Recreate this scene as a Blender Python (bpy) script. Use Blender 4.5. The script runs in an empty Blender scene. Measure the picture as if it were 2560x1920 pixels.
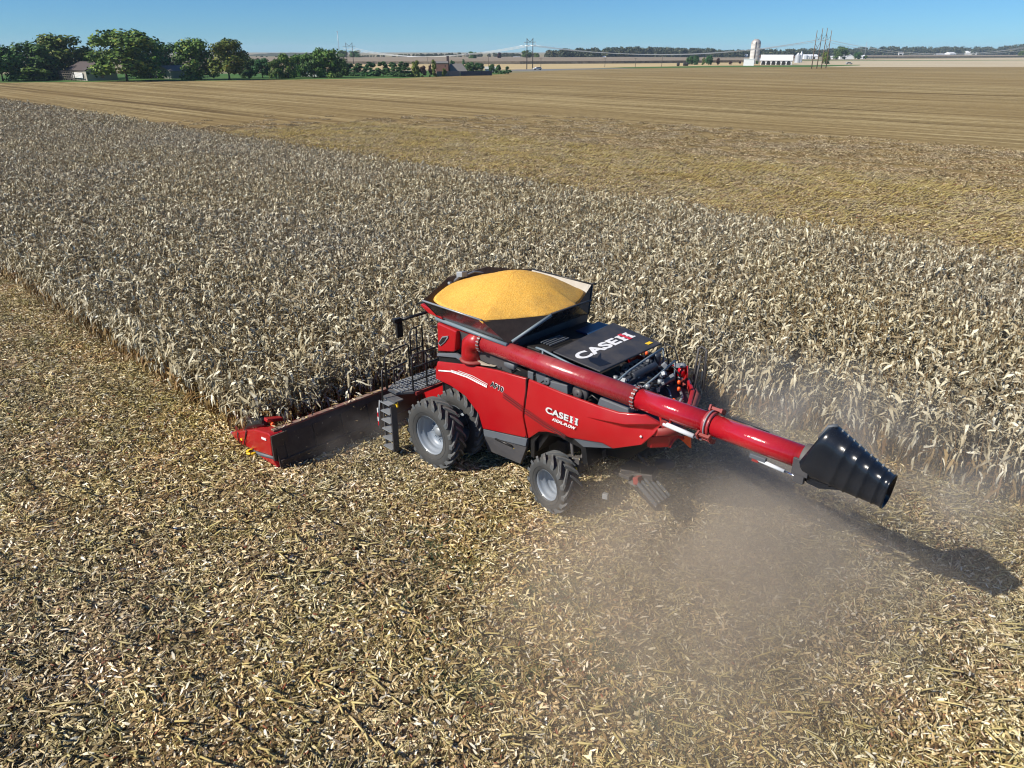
import bpy, bmesh, math, random
import numpy as np
from mathutils import Vector, Matrix, Euler
random.seed(7); rng = np.random.default_rng(7)
R = math.radians
scene = bpy.context.scene
# ------------------------------------------------------------------ camera
FPX, HORIZON, CAM_H = 1850.0, 128.0, 10.9          # focal length in photo pixels, horizon row, camera height (m)
PITCH = math.atan((960 - HORIZON) / FPX)
cam = bpy.data.cameras.new('camera'); cam_o = bpy.data.objects.new('camera', cam)
scene.collection.objects.link(cam_o); scene.camera = cam_o
cam.sensor_width = 36; cam.lens = 36 * FPX / 2560; cam.clip_start = 0.3; cam.clip_end = 30000
cam_o.location = (0, 0, CAM_H); cam_o.rotation_euler = (math.pi / 2 - PITCH, 0, 0)
# ------------------------------------------------------------------ sky and sun
SUN_DIR = Vector((-0.925, -0.381, 0)).normalized() * math.cos(R(38.6)); SUN_DIR.z = math.sin(R(38.6))
world = bpy.data.worlds.new('World'); scene.world = world; world.use_nodes = True
wn, wl = world.node_tree.nodes, world.node_tree.links
sky = wn.new('ShaderNodeTexSky'); sky.sky_type = 'NISHITA'; sky.sun_disc = False
sky.sun_elevation = R(38.6); sky.sun_rotation = math.atan2(SUN_DIR.x, SUN_DIR.y)
sky.altitude = 4000; sky.air_density = 1.25; sky.dust_density = 0.0; sky.ozone_density = 3.0
bg = wn['Background']; bg.inputs['Strength'].default_value = 0.075
tint = wn.new('ShaderNodeMix'); tint.data_type = 'RGBA'; tint.blend_type = 'MULTIPLY'
tint.inputs['Factor'].default_value = 1.0; tint.inputs['B'].default_value = (0.40, 0.73, 1.04, 1)
wl.new(sky.outputs['Color'], tint.inputs['A']); wl.new(tint.outputs['Result'], bg.inputs['Color'])
sun = bpy.data.lights.new('sun', 'SUN'); sun.energy = 5.0; sun.angle = R(0.5); sun.color = (1.0, 0.93, 0.82)
sun_o = bpy.data.objects.new('sun', sun); scene.collection.objects.link(sun_o)
sun_o.rotation_euler = SUN_DIR.to_track_quat('Z', 'Y').to_euler()
# ------------------------------------------------------------------ render settings
scene.render.engine = 'CYCLES'
scene.view_settings.view_transform = 'Standard'; scene.view_settings.look = 'None'
scene.view_settings.exposure = 0.40; scene.view_settings.gamma = 1.0; scene.view_settings.use_curve_mapping = False
cy = scene.cycles
cy.use_denoising = True; cy.denoiser = 'OPENIMAGEDENOISE'
cy.max_bounces = 5; cy.diffuse_bounces = 3; cy.glossy_bounces = 3; cy.transmission_bounces = 3
cy.volume_bounces = 1; cy.transparent_max_bounces = 8; cy.volume_step_rate = 2.0; cy.volume_max_steps = 128
cy.sample_clamp_indirect = 4.0; cy.filter_width = 1.15
COL = scene.collection

# ------------------------------------------------------------------ frames of reference
def ray(px, py):
    c, s = math.cos(PITCH), math.sin(PITCH)
    x = (px - 1280) / FPX; y = -(py - 960) / FPX
    return Vector((x, c + y * s, -s + y * c))
def at(px, py, z=0.0):                         # point of the ground seen at a pixel of the photograph
    r = ray(px, py); t = (z - CAM_H) / r.z
    return Vector((0, 0, CAM_H)) + r * t
def height_at(px, py, base):                   # height of what rises over ground point base up to photo row py
    r = ray(px, py); t = base.y / r.y
    return CAM_H + r.z * t
HEAD = math.atan2(1.0, (-815 - 1280) / FPX * math.cos(PITCH))          # direction of the crop rows and of travel
FW = Vector((math.cos(HEAD), math.sin(HEAD), 0)); LF = Vector((-math.sin(HEAD), math.cos(HEAD), 0))
ORG = Vector((-0.247, 20.354, 0))
def W(x, y, z=0): return ORG + FW * x + LF * y + Vector((0, 0, z))
def local_np(x, y): return (ORG.x + FW.x * x + LF.x * y, ORG.y + FW.y * x + LF.y * y)

# ------------------------------------------------------------------ tagging
def tag(o, label=None, cat=None, group=None, kind=None):
    if label: o['label'] = label
    if cat: o['category'] = cat
    if group: o['group'] = group
    if kind: o['kind'] = kind
    return o
def thing(name, label, cat, loc=(0, 0, 0), rz=0, group=None):
    o = bpy.data.objects.new(name, None); COL.objects.link(o)
    o.location = loc; o.rotation_euler = (0, 0, rz); o.empty_display_size = 0.2
    return tag(o, label, cat, group)
def copy_tree(o, parent=None):
    c = o.copy(); COL.objects.link(c); c.parent = parent
    for ch in list(o.children): copy_tree(ch, c)
    return c

# ------------------------------------------------------------------ mesh builder
class MB:
    def __init__(s): s.v = []; s.f = []; s.sm = []; s.mi = []
    def add(s, vs, fs, smooth=False, mi=0):
        n = len(s.v); s.v += [tuple(v) for v in vs]
        for f in fs: s.f.append(tuple(n + i for i in f)); s.sm.append(smooth); s.mi.append(mi)
        return s
    def box(s, c, d, rot=None, mi=0):
        hx, hy, hz = d[0] / 2, d[1] / 2, d[2] / 2
        vs = [Vector((a * hx, b * hy, e * hz)) for a in (-1, 1) for b in (-1, 1) for e in (-1, 1)]
        if rot is not None:
            m = Euler(rot).to_matrix() if not isinstance(rot, Matrix) else rot
            vs = [m @ v for v in vs]
        c = Vector(c)
        return s.add([v + c for v in vs], [(0, 1, 3, 2), (4, 6, 7, 5), (0, 4, 5, 1), (2, 3, 7, 6), (0, 2, 6, 4), (1, 5, 7, 3)], False, mi)
    def tube(s, pts, r, n=8, cap=True, mi=0, smooth=True):
        pts = [Vector(p) for p in pts]; rr = r if isinstance(r, (list, tuple)) else [r] * len(pts)
        base = len(s.v); prev = None
        for i, p in enumerate(pts):
            d = (pts[min(i + 1, len(pts) - 1)] - pts[max(i - 1, 0)]).normalized()
            if prev is None:
                u = d.cross(Vector((0, 0, 1)))
                if u.length < 1e-3: u = d.cross(Vector((0, 1, 0)))
                u.normalize()
            else:
                u = (prev - d * prev.dot(d)).normalized()
            prev = u; w = d.cross(u)
            for k in range(n):
                a = 2 * math.pi * k / n
                s.v.append(tuple(p + (u * math.cos(a) + w * math.sin(a)) * rr[i]))
        for i in range(len(pts) - 1):
            for k in range(n):
                a, b = base + i * n + k, base + i * n + (k + 1) % n
                s.f.append((a, b, b + n, a + n)); s.sm.append(smooth); s.mi.append(mi)
        if cap:
            s.f.append(tuple(base + k for k in reversed(range(n)))); s.sm.append(False); s.mi.append(mi)
            e = base + (len(pts) - 1) * n
            s.f.append(tuple(e + k for k in range(n))); s.sm.append(False); s.mi.append(mi)
        return s
    def lathe(s, prof, n=32, axis='Y', c=(0, 0, 0), mi=0, smooth=True):   # prof: (radius, along)
        base = len(s.v); c = Vector(c)
        for r, a in prof:
            for k in range(n):
                t = 2 * math.pi * k / n; x, z = r * math.cos(t), r * math.sin(t)
                p = Vector((x, a, z)) if axis == 'Y' else (Vector((a, x, z)) if axis == 'X' else Vector((x, z, a)))
                s.v.append(tuple(p + c))
        for i in range(len(prof) - 1):
            for k in range(n):
                a, b = base + i * n + k, base + i * n + (k + 1) % n
                s.f.append((a, a + n, b + n, b) if axis == 'Y' else (a, b, b + n, a + n)); s.sm.append(smooth); s.mi.append(mi)
        return s
    def prism(s, poly, y0, y1, mi=0):            # polygon in X-Z, extruded along Y
        n = len(poly); vs = [(x, y0, z) for x, z in poly] + [(x, y1, z) for x, z in poly]
        fs = [tuple(range(n)), tuple(range(2 * n - 1, n - 1, -1))] + [(i, i + n, (i + 1) % n + n, (i + 1) % n) for i in range(n)]
        return s.add(vs, fs, False, mi)
    def shell(s, vs, fs, off, mi=0):             # sheet with thickness: off is the vector to its back side
        n = len(vs); off = Vector(off); vs = [Vector(v) for v in vs]
        edges = {}
        for f in fs:
            for i in range(len(f)):
                e = (f[i], f[(i + 1) % len(f)])
                if (e[1], e[0]) in edges: del edges[(e[1], e[0])]
                else: edges[e] = 1
        allf = list(fs) + [tuple(n + i for i in reversed(f)) for f in fs] + [(b, a, a + n, b + n) for a, b in edges]
        return s.add(vs + [v + off for v in vs], allf, False, mi)
    def mesh(s, name, mats, recalc=True):
        me = bpy.data.meshes.new(name); me.from_pydata(s.v, [], s.f)
        for m in (mats if isinstance(mats, (list, tuple)) else [mats]): me.materials.append(m)
        me.polygons.foreach_set('use_smooth', s.sm); me.polygons.foreach_set('material_index', s.mi)
        if recalc:
            bm = bmesh.new(); bm.from_mesh(me); bmesh.ops.recalc_face_normals(bm, faces=bm.faces); bm.to_mesh(me); bm.free()
        me.update(); return me
    def obj(s, name, mats, parent=None, bevel=0, loc=None, recalc=True, label=None):
        o = bpy.data.objects.new(name, s.mesh(name, mats, recalc)); COL.objects.link(o)
        if parent is not None: o.parent = parent
        if loc is not None: o.location = loc
        if bevel:
            b = o.modifiers.new('bevel', 'BEVEL'); b.width = bevel; b.segments = 2; b.limit_method = 'ANGLE'; b.angle_limit = R(28)
        if label: o['label'] = label
        return o
def inst(name, me, parent=None, loc=(0, 0, 0), rot=(0, 0, 0), scale=(1, 1, 1)):
    o = bpy.data.objects.new(name, me); COL.objects.link(o)
    o.parent = parent; o.location = loc; o.rotation_euler = rot; o.scale = scale
    return o

# ------------------------------------------------------------------ materials
def mat(name, col, rough=0.6, metal=0.0, spec=0.5, coat=0.0, coat_r=0.1):
    m = bpy.data.materials.new(name); m.use_nodes = True
    b = m.node_tree.nodes['Principled BSDF']
    b.inputs['Base Color'].default_value = (*col, 1); b.inputs['Roughness'].default_value = rough
    b.inputs['Metallic'].default_value = metal; b.inputs['Specular IOR Level'].default_value = spec
    b.inputs['Coat Weight'].default_value = coat; b.inputs['Coat Roughness'].default_value = coat_r
    return m
def N(m, t, **kw):
    n = m.node_tree.nodes.new(t)
    for k, v in kw.items(): setattr(n, k, v)
    return n
def L(m, a, b): m.node_tree.links.new(a, b)
def ramp(m, fac, stops, interp='LINEAR'):
    r = N(m, 'ShaderNodeValToRGB'); e = r.color_ramp.elements; r.color_ramp.interpolation = interp
    while len(e) < len(stops): e.new(0.5)
    for i, (p, c) in enumerate(stops): e[i].position = p; e[i].color = (*c, 1) if len(c) == 3 else c
    L(m, fac, r.inputs['Fac']); return r
def noise(m, vec, scale, detail=4, rough=0.6):
    n = N(m, 'ShaderNodeTexNoise'); n.inputs['Scale'].default_value = scale; n.inputs['Detail'].default_value = detail
    n.inputs['Roughness'].default_value = rough
    if vec is not None: L(m, vec, n.inputs['Vector'])
    return n
def mixc(m, f, a, b, mode='MIX'):
    x = N(m, 'ShaderNodeMix', data_type='RGBA', blend_type=mode)
    if isinstance(f, (int, float)): x.inputs['Factor'].default_value = f
    else: L(m, f, x.inputs['Factor'])
    for s, v in (('A', a), ('B', b)):
        if isinstance(v, tuple): x.inputs[s].default_value = (*v, 1)
        else: L(m, v, x.inputs[s])
    return x.outputs['Result']
def mth(m, op, a, b=None, c=None):
    x = N(m, 'ShaderNodeMath', operation=op)
    for i, v in enumerate((a, b, c)):
        if v is None: continue
        if isinstance(v, (int, float)): x.inputs[i].default_value = v
        else: L(m, v, x.inputs[i])
    return x.outputs[0]
def bsdf(m): return m.node_tree.nodes['Principled BSDF']

def dusty(name, col, rough, dust=(0.30, 0.25, 0.19), amount=0.25, scale=2.5, **kw):   # painted surface with a film of field dust
    m = mat(name, col, rough, **kw); b = bsdf(m)
    tc = N(m, 'ShaderNodeTexCoord'); g = N(m, 'ShaderNodeNewGeometry')
    n1 = noise(m, tc.outputs['Object'], scale, 6, 0.7); n2 = noise(m, tc.outputs['Object'], scale * 14, 3, 0.6)
    sep = N(m, 'ShaderNodeSeparateXYZ'); L(m, g.outputs['Normal'], sep.inputs[0])
    up = mth(m, 'MULTIPLY_ADD', mth(m, 'MAXIMUM', sep.outputs['Z'], 0.0), 0.9, 0.45)
    f = mth(m, 'MULTIPLY', mth(m, 'MULTIPLY', mth(m, 'MULTIPLY_ADD', n1.outputs['Fac'], 2.2, -0.55), up), mth(m, 'MULTIPLY_ADD', n2.outputs['Fac'], 1.0, 0.5))
    f = mth(m, 'MULTIPLY', f, amount); f = N_clamp(m, f)
    L(m, mixc(m, f, col, dust), b.inputs['Base Color'])
    L(m, mth(m, 'MULTIPLY_ADD', f, 0.9, rough), b.inputs['Roughness'])
    return m
def N_clamp(m, v):
    c = N(m, 'ShaderNodeClamp'); L(m, v, c.inputs[0]); return c.outputs[0]

M = {}
M['red'] = dusty('red_paint', (0.37, 0.004, 0.008), 0.32, amount=0.07, coat=0.3, coat_r=0.08)
M['auger_red'] = dusty('auger_red_paint', (0.34, 0.005, 0.016), 0.22, amount=0.22, scale=1.6, coat=0.7, coat_r=0.06)
M['auger_clean'] = dusty('auger_red_gloss', (0.38, 0.004, 0.014), 0.16, amount=0.06, scale=1.6, coat=0.8, coat_r=0.04)
def axial_dents(m):                                                  # slight waviness along a rolled tube
    tc = N(m, 'ShaderNodeTexCoord'); mp = N(m, 'ShaderNodeMapping'); mp.inputs['Scale'].default_value = (9, .6, .6); L(m, tc.outputs['Object'], mp.inputs['Vector'])
    n = noise(m, mp.outputs[0], 2.2, 4, .7); bp = N(m, 'ShaderNodeBump'); bp.inputs['Strength'].default_value = .6; bp.inputs['Distance'].default_value = .012
    L(m, n.outputs['Fac'], bp.inputs['Height']); L(m, bp.outputs[0], bsdf(m).inputs['Normal']); L(m, bp.outputs[0], bsdf(m).inputs['Coat Normal'])
axial_dents(M['auger_clean']); axial_dents(M['auger_red'])
M['bright_cyl'] = mat('painted_cylinder', (0.62, 0.65, 0.68), 0.3)
M['dust_red'] = dusty('dusty_red_paint', (0.24, 0.012, 0.014), 0.5, amount=0.28)
M['black'] = dusty('black_plastic', (0.008, 0.009, 0.011), 0.38, amount=0.08)
M['deck'] = dusty('deck_black_paint', (0.010, 0.015, 0.026), 0.42, amount=0.16, scale=1.2)
M['spout'] = dusty('spout_black_rubber', (0.007, 0.010, 0.016), 0.25, amount=0.02)
M['grey'] = dusty('grey_panel_plastic', (0.085, 0.10, 0.12), 0.5, amount=0.12)
M['dkgrey'] = dusty('dark_grey_panel', (0.045, 0.047, 0.055), 0.5, amount=0.25)
M['steel'] = dusty('galvanised_steel', (0.30, 0.33, 0.36), 0.42, amount=0.25, metal=0.4)
M['engine'] = dusty('engine_blue_black', (0.012, 0.022, 0.040), 0.4, amount=0.12, scale=6)
M['tank_in'] = dusty('tank_sheet_grey', (0.42, 0.40, 0.36), 0.5, amount=0.4)
M['tank_out'] = dusty('tank_flap_dark', (0.030, 0.022, 0.022), 0.25, amount=0.10, coat=0.4)
M['fabric'] = dusty('tank_fabric_brown', (0.060, 0.042, 0.033), 0.8, amount=0.4, scale=5)
M['rail'] = dusty('blue_grey_trim', (0.14, 0.20, 0.25), 0.4, amount=0.2)
M['rim'] = dusty('silver_rim_paint', (0.22, 0.26, 0.31), 0.38, amount=0.15, metal=0.1, coat=0.3)
M['rubber'] = dusty('tyre_rubber', (0.032, 0.035, 0.038), 0.75, dust=(0.13, 0.12, 0.10), amount=0.6, scale=4)
M['tread_rubber'] = dusty('tread_rubber', (0.065, 0.075, 0.085), 0.6, dust=(0.17, 0.16, 0.14), amount=0.7, scale=6)
M['chrome'] = mat('chrome_rod', (0.75, 0.78, 0.82), 0.15, 1.0)
M['white'] = mat('white_decal', (0.80, 0.80, 0.80), 0.4)
M['silver_decal'] = mat('silver_decal', (0.55, 0.58, 0.58), 0.4)
M['dark_decal'] = mat('dark_decal', (0.06, 0.02, 0.022), 0.4)
M['black_decal'] = mat('black_decal', (0.01, 0.01, 0.012), 0.4)
M['red_decal'] = mat('red_decal', (0.62, 0.035, 0.05), 0.4)
M['yellow'] = mat('yellow_sticker', (0.85, 0.55, 0.02), 0.5)
M['orange'] = mat('orange_plastic', (0.80, 0.10, 0.02), 0.3)
M['red_lens'] = mat('red_lens', (0.55, 0.01, 0.02), 0.15)
M['glass'] = mat('dark_cab_glass', (0.02, 0.035, 0.03), 0.06, 0, 0.8)
M['grating'] = dusty('platform_steel', (0.035, 0.05, 0.07), 0.45, amount=0.35, scale=9)
M['pale_tan'] = dusty('dust_caked_plate', (0.40, 0.35, 0.28), 0.8, amount=0.5)

def leafy(name, stops, rough=0.6, band=0):     # dry plant matter: every island its own shade
    m = mat(name, (0.4, 0.35, 0.25), rough, 0, 0.35); b = bsdf(m)
    g = N(m, 'ShaderNodeNewGeometry'); oi = N(m, 'ShaderNodeObjectInfo')
    r = ramp(m, g.outputs['Random Per Island'], stops)
    k = mth(m, 'MULTIPLY_ADD', oi.outputs['Random'], 0.35, 0.82)
    hs = N(m, 'ShaderNodeHueSaturation'); L(m, r.outputs['Color'], hs.inputs['Color']); L(m, k, hs.inputs['Value'])
    pn = noise(m, g.outputs['Position'], 0.12, 3, 0.55)
    L(m, mth(m, 'MULTIPLY_ADD', pn.outputs['Fac'], 0.7, 0.62), hs.inputs['Saturation'])
    if band:                                                        # richer and barer strips along the rows
        mp = N(m, 'ShaderNodeMapping'); mp.vector_type = 'TEXTURE'; mp.inputs['Location'].default_value = ORG; mp.inputs['Rotation'].default_value = (0, 0, HEAD); L(m, g.outputs['Position'], mp.inputs['Vector'])
        st = N(m, 'ShaderNodeMapping'); st.inputs['Scale'].default_value = (.06, 1, 1); L(m, mp.outputs[0], st.inputs['Vector'])
        b1 = noise(m, st.outputs[0], 1.3, 2, .5); b2 = noise(m, mp.outputs[0], .55, 3, .6)
        k = mth(m, 'MULTIPLY', k, mth(m, 'MULTIPLY_ADD', mth(m, 'ADD', mth(m, 'MULTIPLY', b1.outputs['Fac'], .6), mth(m, 'MULTIPLY', b2.outputs['Fac'], .4)), 2.0 * band, 1 - .98 * band)); L(m, k, hs.inputs['Value'])
        L(m, mth(m, 'MULTIPLY_ADD', b2.outputs['Fac'], -.08 * band, .5 + .04 * band), hs.inputs['Hue'])
    L(m, hs.outputs['Color'], b.inputs['Base Color'])
    return m
M['corn'] = leafy('dry_corn_leaf', [(0, (0.15, 0.105, 0.050)), (0.22, (0.30, 0.25, 0.15)), (0.55, (0.45, 0.40, 0.27)), (0.85, (0.60, 0.56, 0.41)), (1, (0.78, 0.75, 0.63))], 0.5)
M['stalk'] = leafy('dry_corn_stalk', [(0, (0.10, 0.05, 0.018)), (0.5, (0.20, 0.115, 0.042)), (1, (0.29, 0.20, 0.08))], 0.6)
M['husk'] = leafy('corn_husk_litter', [(0, (0.045, 0.027, 0.011)), (0.25, (0.17, 0.105, 0.038)), (0.5, (0.38, 0.265, 0.11)), (0.72, (0.58, 0.445, 0.215)), (0.88, (0.75, 0.64, 0.40)), (1, (0.88, 0.83, 0.68))], 0.55, 1)
M['husk_far'] = leafy('far_litter', [(0, (0.08, 0.05, 0.02)), (0.3, (0.22, 0.155, 0.068)), (0.65, (0.38, 0.29, 0.145)), (1, (0.62, 0.53, 0.34))], 0.6, .7)
M['straw'] = leafy('corn_stalk_litter', [(0, (0.10, 0.075, 0.024)), (0.35, (0.27, 0.21, 0.07)), (0.75, (0.50, 0.41, 0.16)), (1, (0.76, 0.69, 0.44))], 0.5, .6)
M['cob'] = leafy('cob_litter', [(0, (0.22, 0.045, 0.02)), (0.4, (0.34, 0.13, 0.06)), (1, (0.60, 0.48, 0.32))], 0.7)
M['weed'] = leafy('green_weed', [(0, (0.02, 0.045, 0.02)), (1, (0.07, 0.11, 0.04))], 0.6)

# ------------------------------------------------------------------ scattering (one object of instances)
def variant_collection(name, meshes):
    c = bpy.data.collections.new(name)
    for i, me in enumerate(meshes):
        o = bpy.data.objects.new('%s_%02d' % (name, i), me); c.objects.link(o)
    return c
def scatter(name, pts, rots, scales, idx, coll, label, kind='stuff'):
    me = bpy.data.meshes.new(name); n = len(pts); me.vertices.add(n)
    me.vertices.foreach_set('co', np.asarray(pts, np.float32).ravel())
    a = me.attributes.new('rot', 'FLOAT_VECTOR', 'POINT'); a.data.foreach_set('vector', np.asarray(rots, np.float32).ravel())
    a = me.attributes.new('scl', 'FLOAT_VECTOR', 'POINT'); a.data.foreach_set('vector', np.asarray(scales, np.float32).ravel())
    a = me.attributes.new('idx', 'INT', 'POINT'); a.data.foreach_set('value', np.asarray(idx, np.int32))
    o = bpy.data.objects.new(name, me); COL.objects.link(o)
    ng = bpy.data.node_groups.new(name, 'GeometryNodeTree')
    ng.interface.new_socket('Geometry', in_out='INPUT', socket_type='NodeSocketGeometry')
    ng.interface.new_socket('Geometry', in_out='OUTPUT', socket_type='NodeSocketGeometry')
    gi = ng.nodes.new('NodeGroupInput'); go = ng.nodes.new('NodeGroupOutput')
    ip = ng.nodes.new('GeometryNodeInstanceOnPoints'); ci = ng.nodes.new('GeometryNodeCollectionInfo')
    ci.inputs['Collection'].default_value = coll; ci.inputs['Separate Children'].default_value = True
    ci.inputs['Reset Children'].default_value = True
    ip.inputs['Pick Instance'].default_value = True
    def na(nm, t):
        x = ng.nodes.new('GeometryNodeInputNamedAttribute'); x.data_type = t; x.inputs['Name'].default_value = nm
        return x.outputs['Attribute']
    ng.links.new(gi.outputs[0], ip.inputs['Points']); ng.links.new(ci.outputs[0], ip.inputs['Instance'])
    ng.links.new(na('idx', 'INT'), ip.inputs['Instance Index'])
    ng.links.new(na('rot', 'FLOAT_VECTOR'), ip.inputs['Rotation'])
    ng.links.new(na('scl', 'FLOAT_VECTOR'), ip.inputs['Scale'])
    ng.links.new(ip.outputs[0], go.inputs[0])
    mo = o.modifiers.new('scatter', 'NODES'); mo.node_group = ng
    tag(o, label, None, None, kind); return o
# ================================================================== THE LAND
TRACKS = [(-48.0, 1.2, .13), (-55.5, 1.7, .2), (-59.0, 1.2, .16), (-70, 1.2, .08), (-84, 2.4, .10), (-100, 1.5, .08), (-150, 2.5, .10)]
def field_material(name, c0, c1, c2, row_dark, rows=True, scale=1.0):
    m = mat(name, c1, 0.9, 0, 0.1); b = bsdf(m)
    g = N(m, 'ShaderNodeNewGeometry')
    mp = N(m, 'ShaderNodeMapping'); mp.vector_type = 'TEXTURE'       # rotate so that x runs along the rows
    mp.inputs['Location'].default_value = ORG; mp.inputs['Rotation'].default_value = (0, 0, HEAD)
    L(m, g.outputs['Position'], mp.inputs['Vector'])
    fine = noise(m, mp.outputs[0], 7 * scale, 6, 0.75); mid = noise(m, mp.outputs[0], 0.9 * scale, 5, 0.7)
    st = N(m, 'ShaderNodeMapping'); st.inputs['Scale'].default_value = (0.02, 1, 1); L(m, mp.outputs[0], st.inputs['Vector'])
    band = noise(m, st.outputs[0], 0.16, 4, 0.6); band2 = noise(m, st.outputs[0], 1.15, 3, 0.7); band3 = noise(m, st.outputs[0], .42, 3, .6)
    big = noise(m, mp.outputs[0], 0.012, 3, 0.5)
    f = mth(m, 'ADD', mth(m, 'MULTIPLY', fine.outputs['Fac'], 0.55), mth(m, 'MULTIPLY', mid.outputs['Fac'], 0.45))
    f = mth(m, 'ADD', f, mth(m, 'MULTIPLY_ADD', band2.outputs['Fac'], 0.75 if rows else 0.1, -0.375 if rows else -0.05))
    f = mth(m, 'ADD', f, mth(m, 'MULTIPLY_ADD', band3.outputs['Fac'], 0.5 if rows else 0.1, -0.25 if rows else -0.05))
    f = mth(m, 'ADD', f, mth(m, 'MULTIPLY_ADD', band.outputs['Fac'], 0.6, -0.30))
    if name == 'stubble_field_litter':  # darker tramlines and rows left by earlier passes
        sx = N(m, 'ShaderNodeSeparateXYZ'); L(m, mp.outputs[0], sx.inputs[0])
        wob = noise(m, mp.outputs[0], 0.5, 3, 0.6); yy = mth(m, 'ADD', sx.outputs['Y'], mth(m, 'MULTIPLY', wob.outputs['Fac'], 1.6))
        for y0, hw, dp in TRACKS:
            d = mth(m, 'ABSOLUTE', mth(m, 'SUBTRACT', yy, y0)); k = N_clamp(m, mth(m, 'MULTIPLY_ADD', d, -1.0 / hw, 1.0))
            f = mth(m, 'SUBTRACT', f, mth(m, 'MULTIPLY', k, dp))
    if name == 'stubble_field_litter':
        d = mth(m, 'ABSOLUTE', mth(m, 'ADD', mth(m, 'MULTIPLY_ADD', sx.outputs['X'], -.291, yy), 243.0)); k = N_clamp(m, mth(m, 'MULTIPLY_ADD', d, -1 / 2.4, 1.0))
        f = mth(m, 'SUBTRACT', f, mth(m, 'MULTIPLY', k, .22))
    r = ramp(m, f, [(0.30, c0), (0.5, c1), (0.68, c2)])
    col = r.outputs['Color']
    col = mixc(m, N_clamp(m, mth(m, 'MULTIPLY_ADD', big.outputs['Fac'], 2.4, -0.9)), col, mixc(m, 0.75, col, row_dark))
    L(m, col, b.inputs['Base Color'])
    bp = N(m, 'ShaderNodeBump'); bp.inputs['Strength'].default_value = 0.7; bp.inputs['Distance'].default_value = 0.12
    L(m, f, bp.inputs['Height']); L(m, bp.outputs[0], b.inputs['Normal'])
    return m
M['stubble'] = field_material('stubble_field_litter', (0.10, 0.066, 0.026), (0.265, 0.198, 0.09), (0.46, 0.37, 0.19), (0.225, 0.155, 0.062))
M['near_ground'] = field_material('litter_on_soil', (0.018, 0.012, 0.007), (0.05, 0.032, 0.017), (0.14, 0.095, 0.045), (0.04, 0.026, 0.014), True, 1.6)
M['pale_stubble'] = field_material('pale_stubble', (0.36, 0.26, 0.13), (0.50, 0.39, 0.21), (0.58, 0.48, 0.29), (0.42, 0.33, 0.17), False)
M['pale_field'] = field_material('pale_bean_field', (0.40, 0.33, 0.22), (0.50, 0.43, 0.30), (0.56, 0.49, 0.36), (0.44, 0.36, 0.24), True)
M['far_ground'] = field_material('far_ground', (0.20, 0.17, 0.10), (0.30, 0.25, 0.16), (0.38, 0.32, 0.21), (0.14, 0.16, 0.08), False, 0.2)
M['far_corn'] = field_material('far_standing_corn', (0.14, 0.11, 0.075), (0.27, 0.22, 0.165), (0.36, 0.31, 0.24), (0.22, 0.18, 0.13))
M['lawn'] = field_material('mown_grass', (0.035, 0.085, 0.02), (0.06, 0.14, 0.035), (0.10, 0.19, 0.05), (0.10, 0.15, 0.04), False, 0.4)
M['asphalt'] = field_material('road_asphalt', (0.16, 0.16, 0.155), (0.20, 0.20, 0.19), (0.24, 0.24, 0.23), (0.18, 0.18, 0.17), False)

def sheet(name, pts, z, m, grid=None):
    mb = MB(); mb.add([(p[0], p[1], z) for p in pts], [tuple(range(len(pts)))])
    o = mb.obj(name, m, recalc=False)
    if o.data.polygons[0].normal.z < 0: o.data.flip_normals()
    return tag(o, kind='structure')
def pxsheet(name, pix, z, m): return sheet(name, [at(*p) for p in pix], z, m)
sheet('ground', [(-8000, -300), (8000, -300), (8000, 8000), (-8000, 8000)], 0.0, M['far_ground'])
EDGE = [(-900, 209), (0, 206), (500, 201.5), (1000, 194.5), (1300, 181), (1450, 173.5), (1800, 167.5), (2560, 166), (3400, 166)]
sheet('stubble_field', [at(*p) for p in EDGE] + [Vector((700, -60, 0)), Vector((-320, -60, 0))], 0.004, M['stubble'])
pxsheet('pale_field', [(2040, 167.5), (2560, 167.5), (3400, 168), (3400, 142), (2560, 144), (2100, 150), (1960, 154), (1960, 163)], 0.008, M['pale_field'])
pxsheet('stubble_strip', [(560, 173), (1320, 173.4), (1560, 169), (1800, 164), (1958, 163), (1900, 155.5), (1560, 159), (1300, 160.4), (850, 161), (560, 161.5)], 0.008, M['pale_stubble'])
pxsheet('lawn', [(-900, 211), (0, 206.6), (500, 202.2), (1000, 195.4), (1262, 185), (1275, 176), (1100, 176), (850, 180), (600, 184), (-900, 188)], 0.012, M['lawn'])
pxsheet('grass_strip', [(1400, 174), (1560, 168), (1750, 165), (2000, 163), (2150, 162), (2150, 163.6), (2060, 166.6), (1990, 167.6), (1800, 168.2), (1560, 171.6)], 0.016, M['lawn'])
pxsheet('road', [(1268, 178), (1290, 173.4), (1420, 172), (1560, 170.2), (1600, 170.4), (1440, 174.6), (1340, 177.6)], 0.020, M['asphalt'])
pxsheet('verge', [(2000, 151.5), (2560, 149.6), (3400, 148), (3400, 149), (2560, 150.8), (2000, 152.8)], 0.012, M['lawn'])
# soil under the standing corn and the fresh strip the machine has just cut
def local_sheet(name, x0, x1, y0, y1, z, m):
    return sheet(name, [W(x0, y0), W(x1, y0), W(x1, y1), W(x0, y1)], z, m)
local_sheet('harvested_ground', -60, 420, 6.2, 120, 0.008, M['near_ground'])
local_sheet('fresh_cut_ground', -60, 5.0, -6.3, 6.2, 0.008, M['near_ground'])
local_sheet('soil', -40, 230, -28.0, -6.3, 0.008, M['near_ground'])
local_sheet('soil', 5.0, 230, -6.3, 6.2, 0.008, M['near_ground'])

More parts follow.
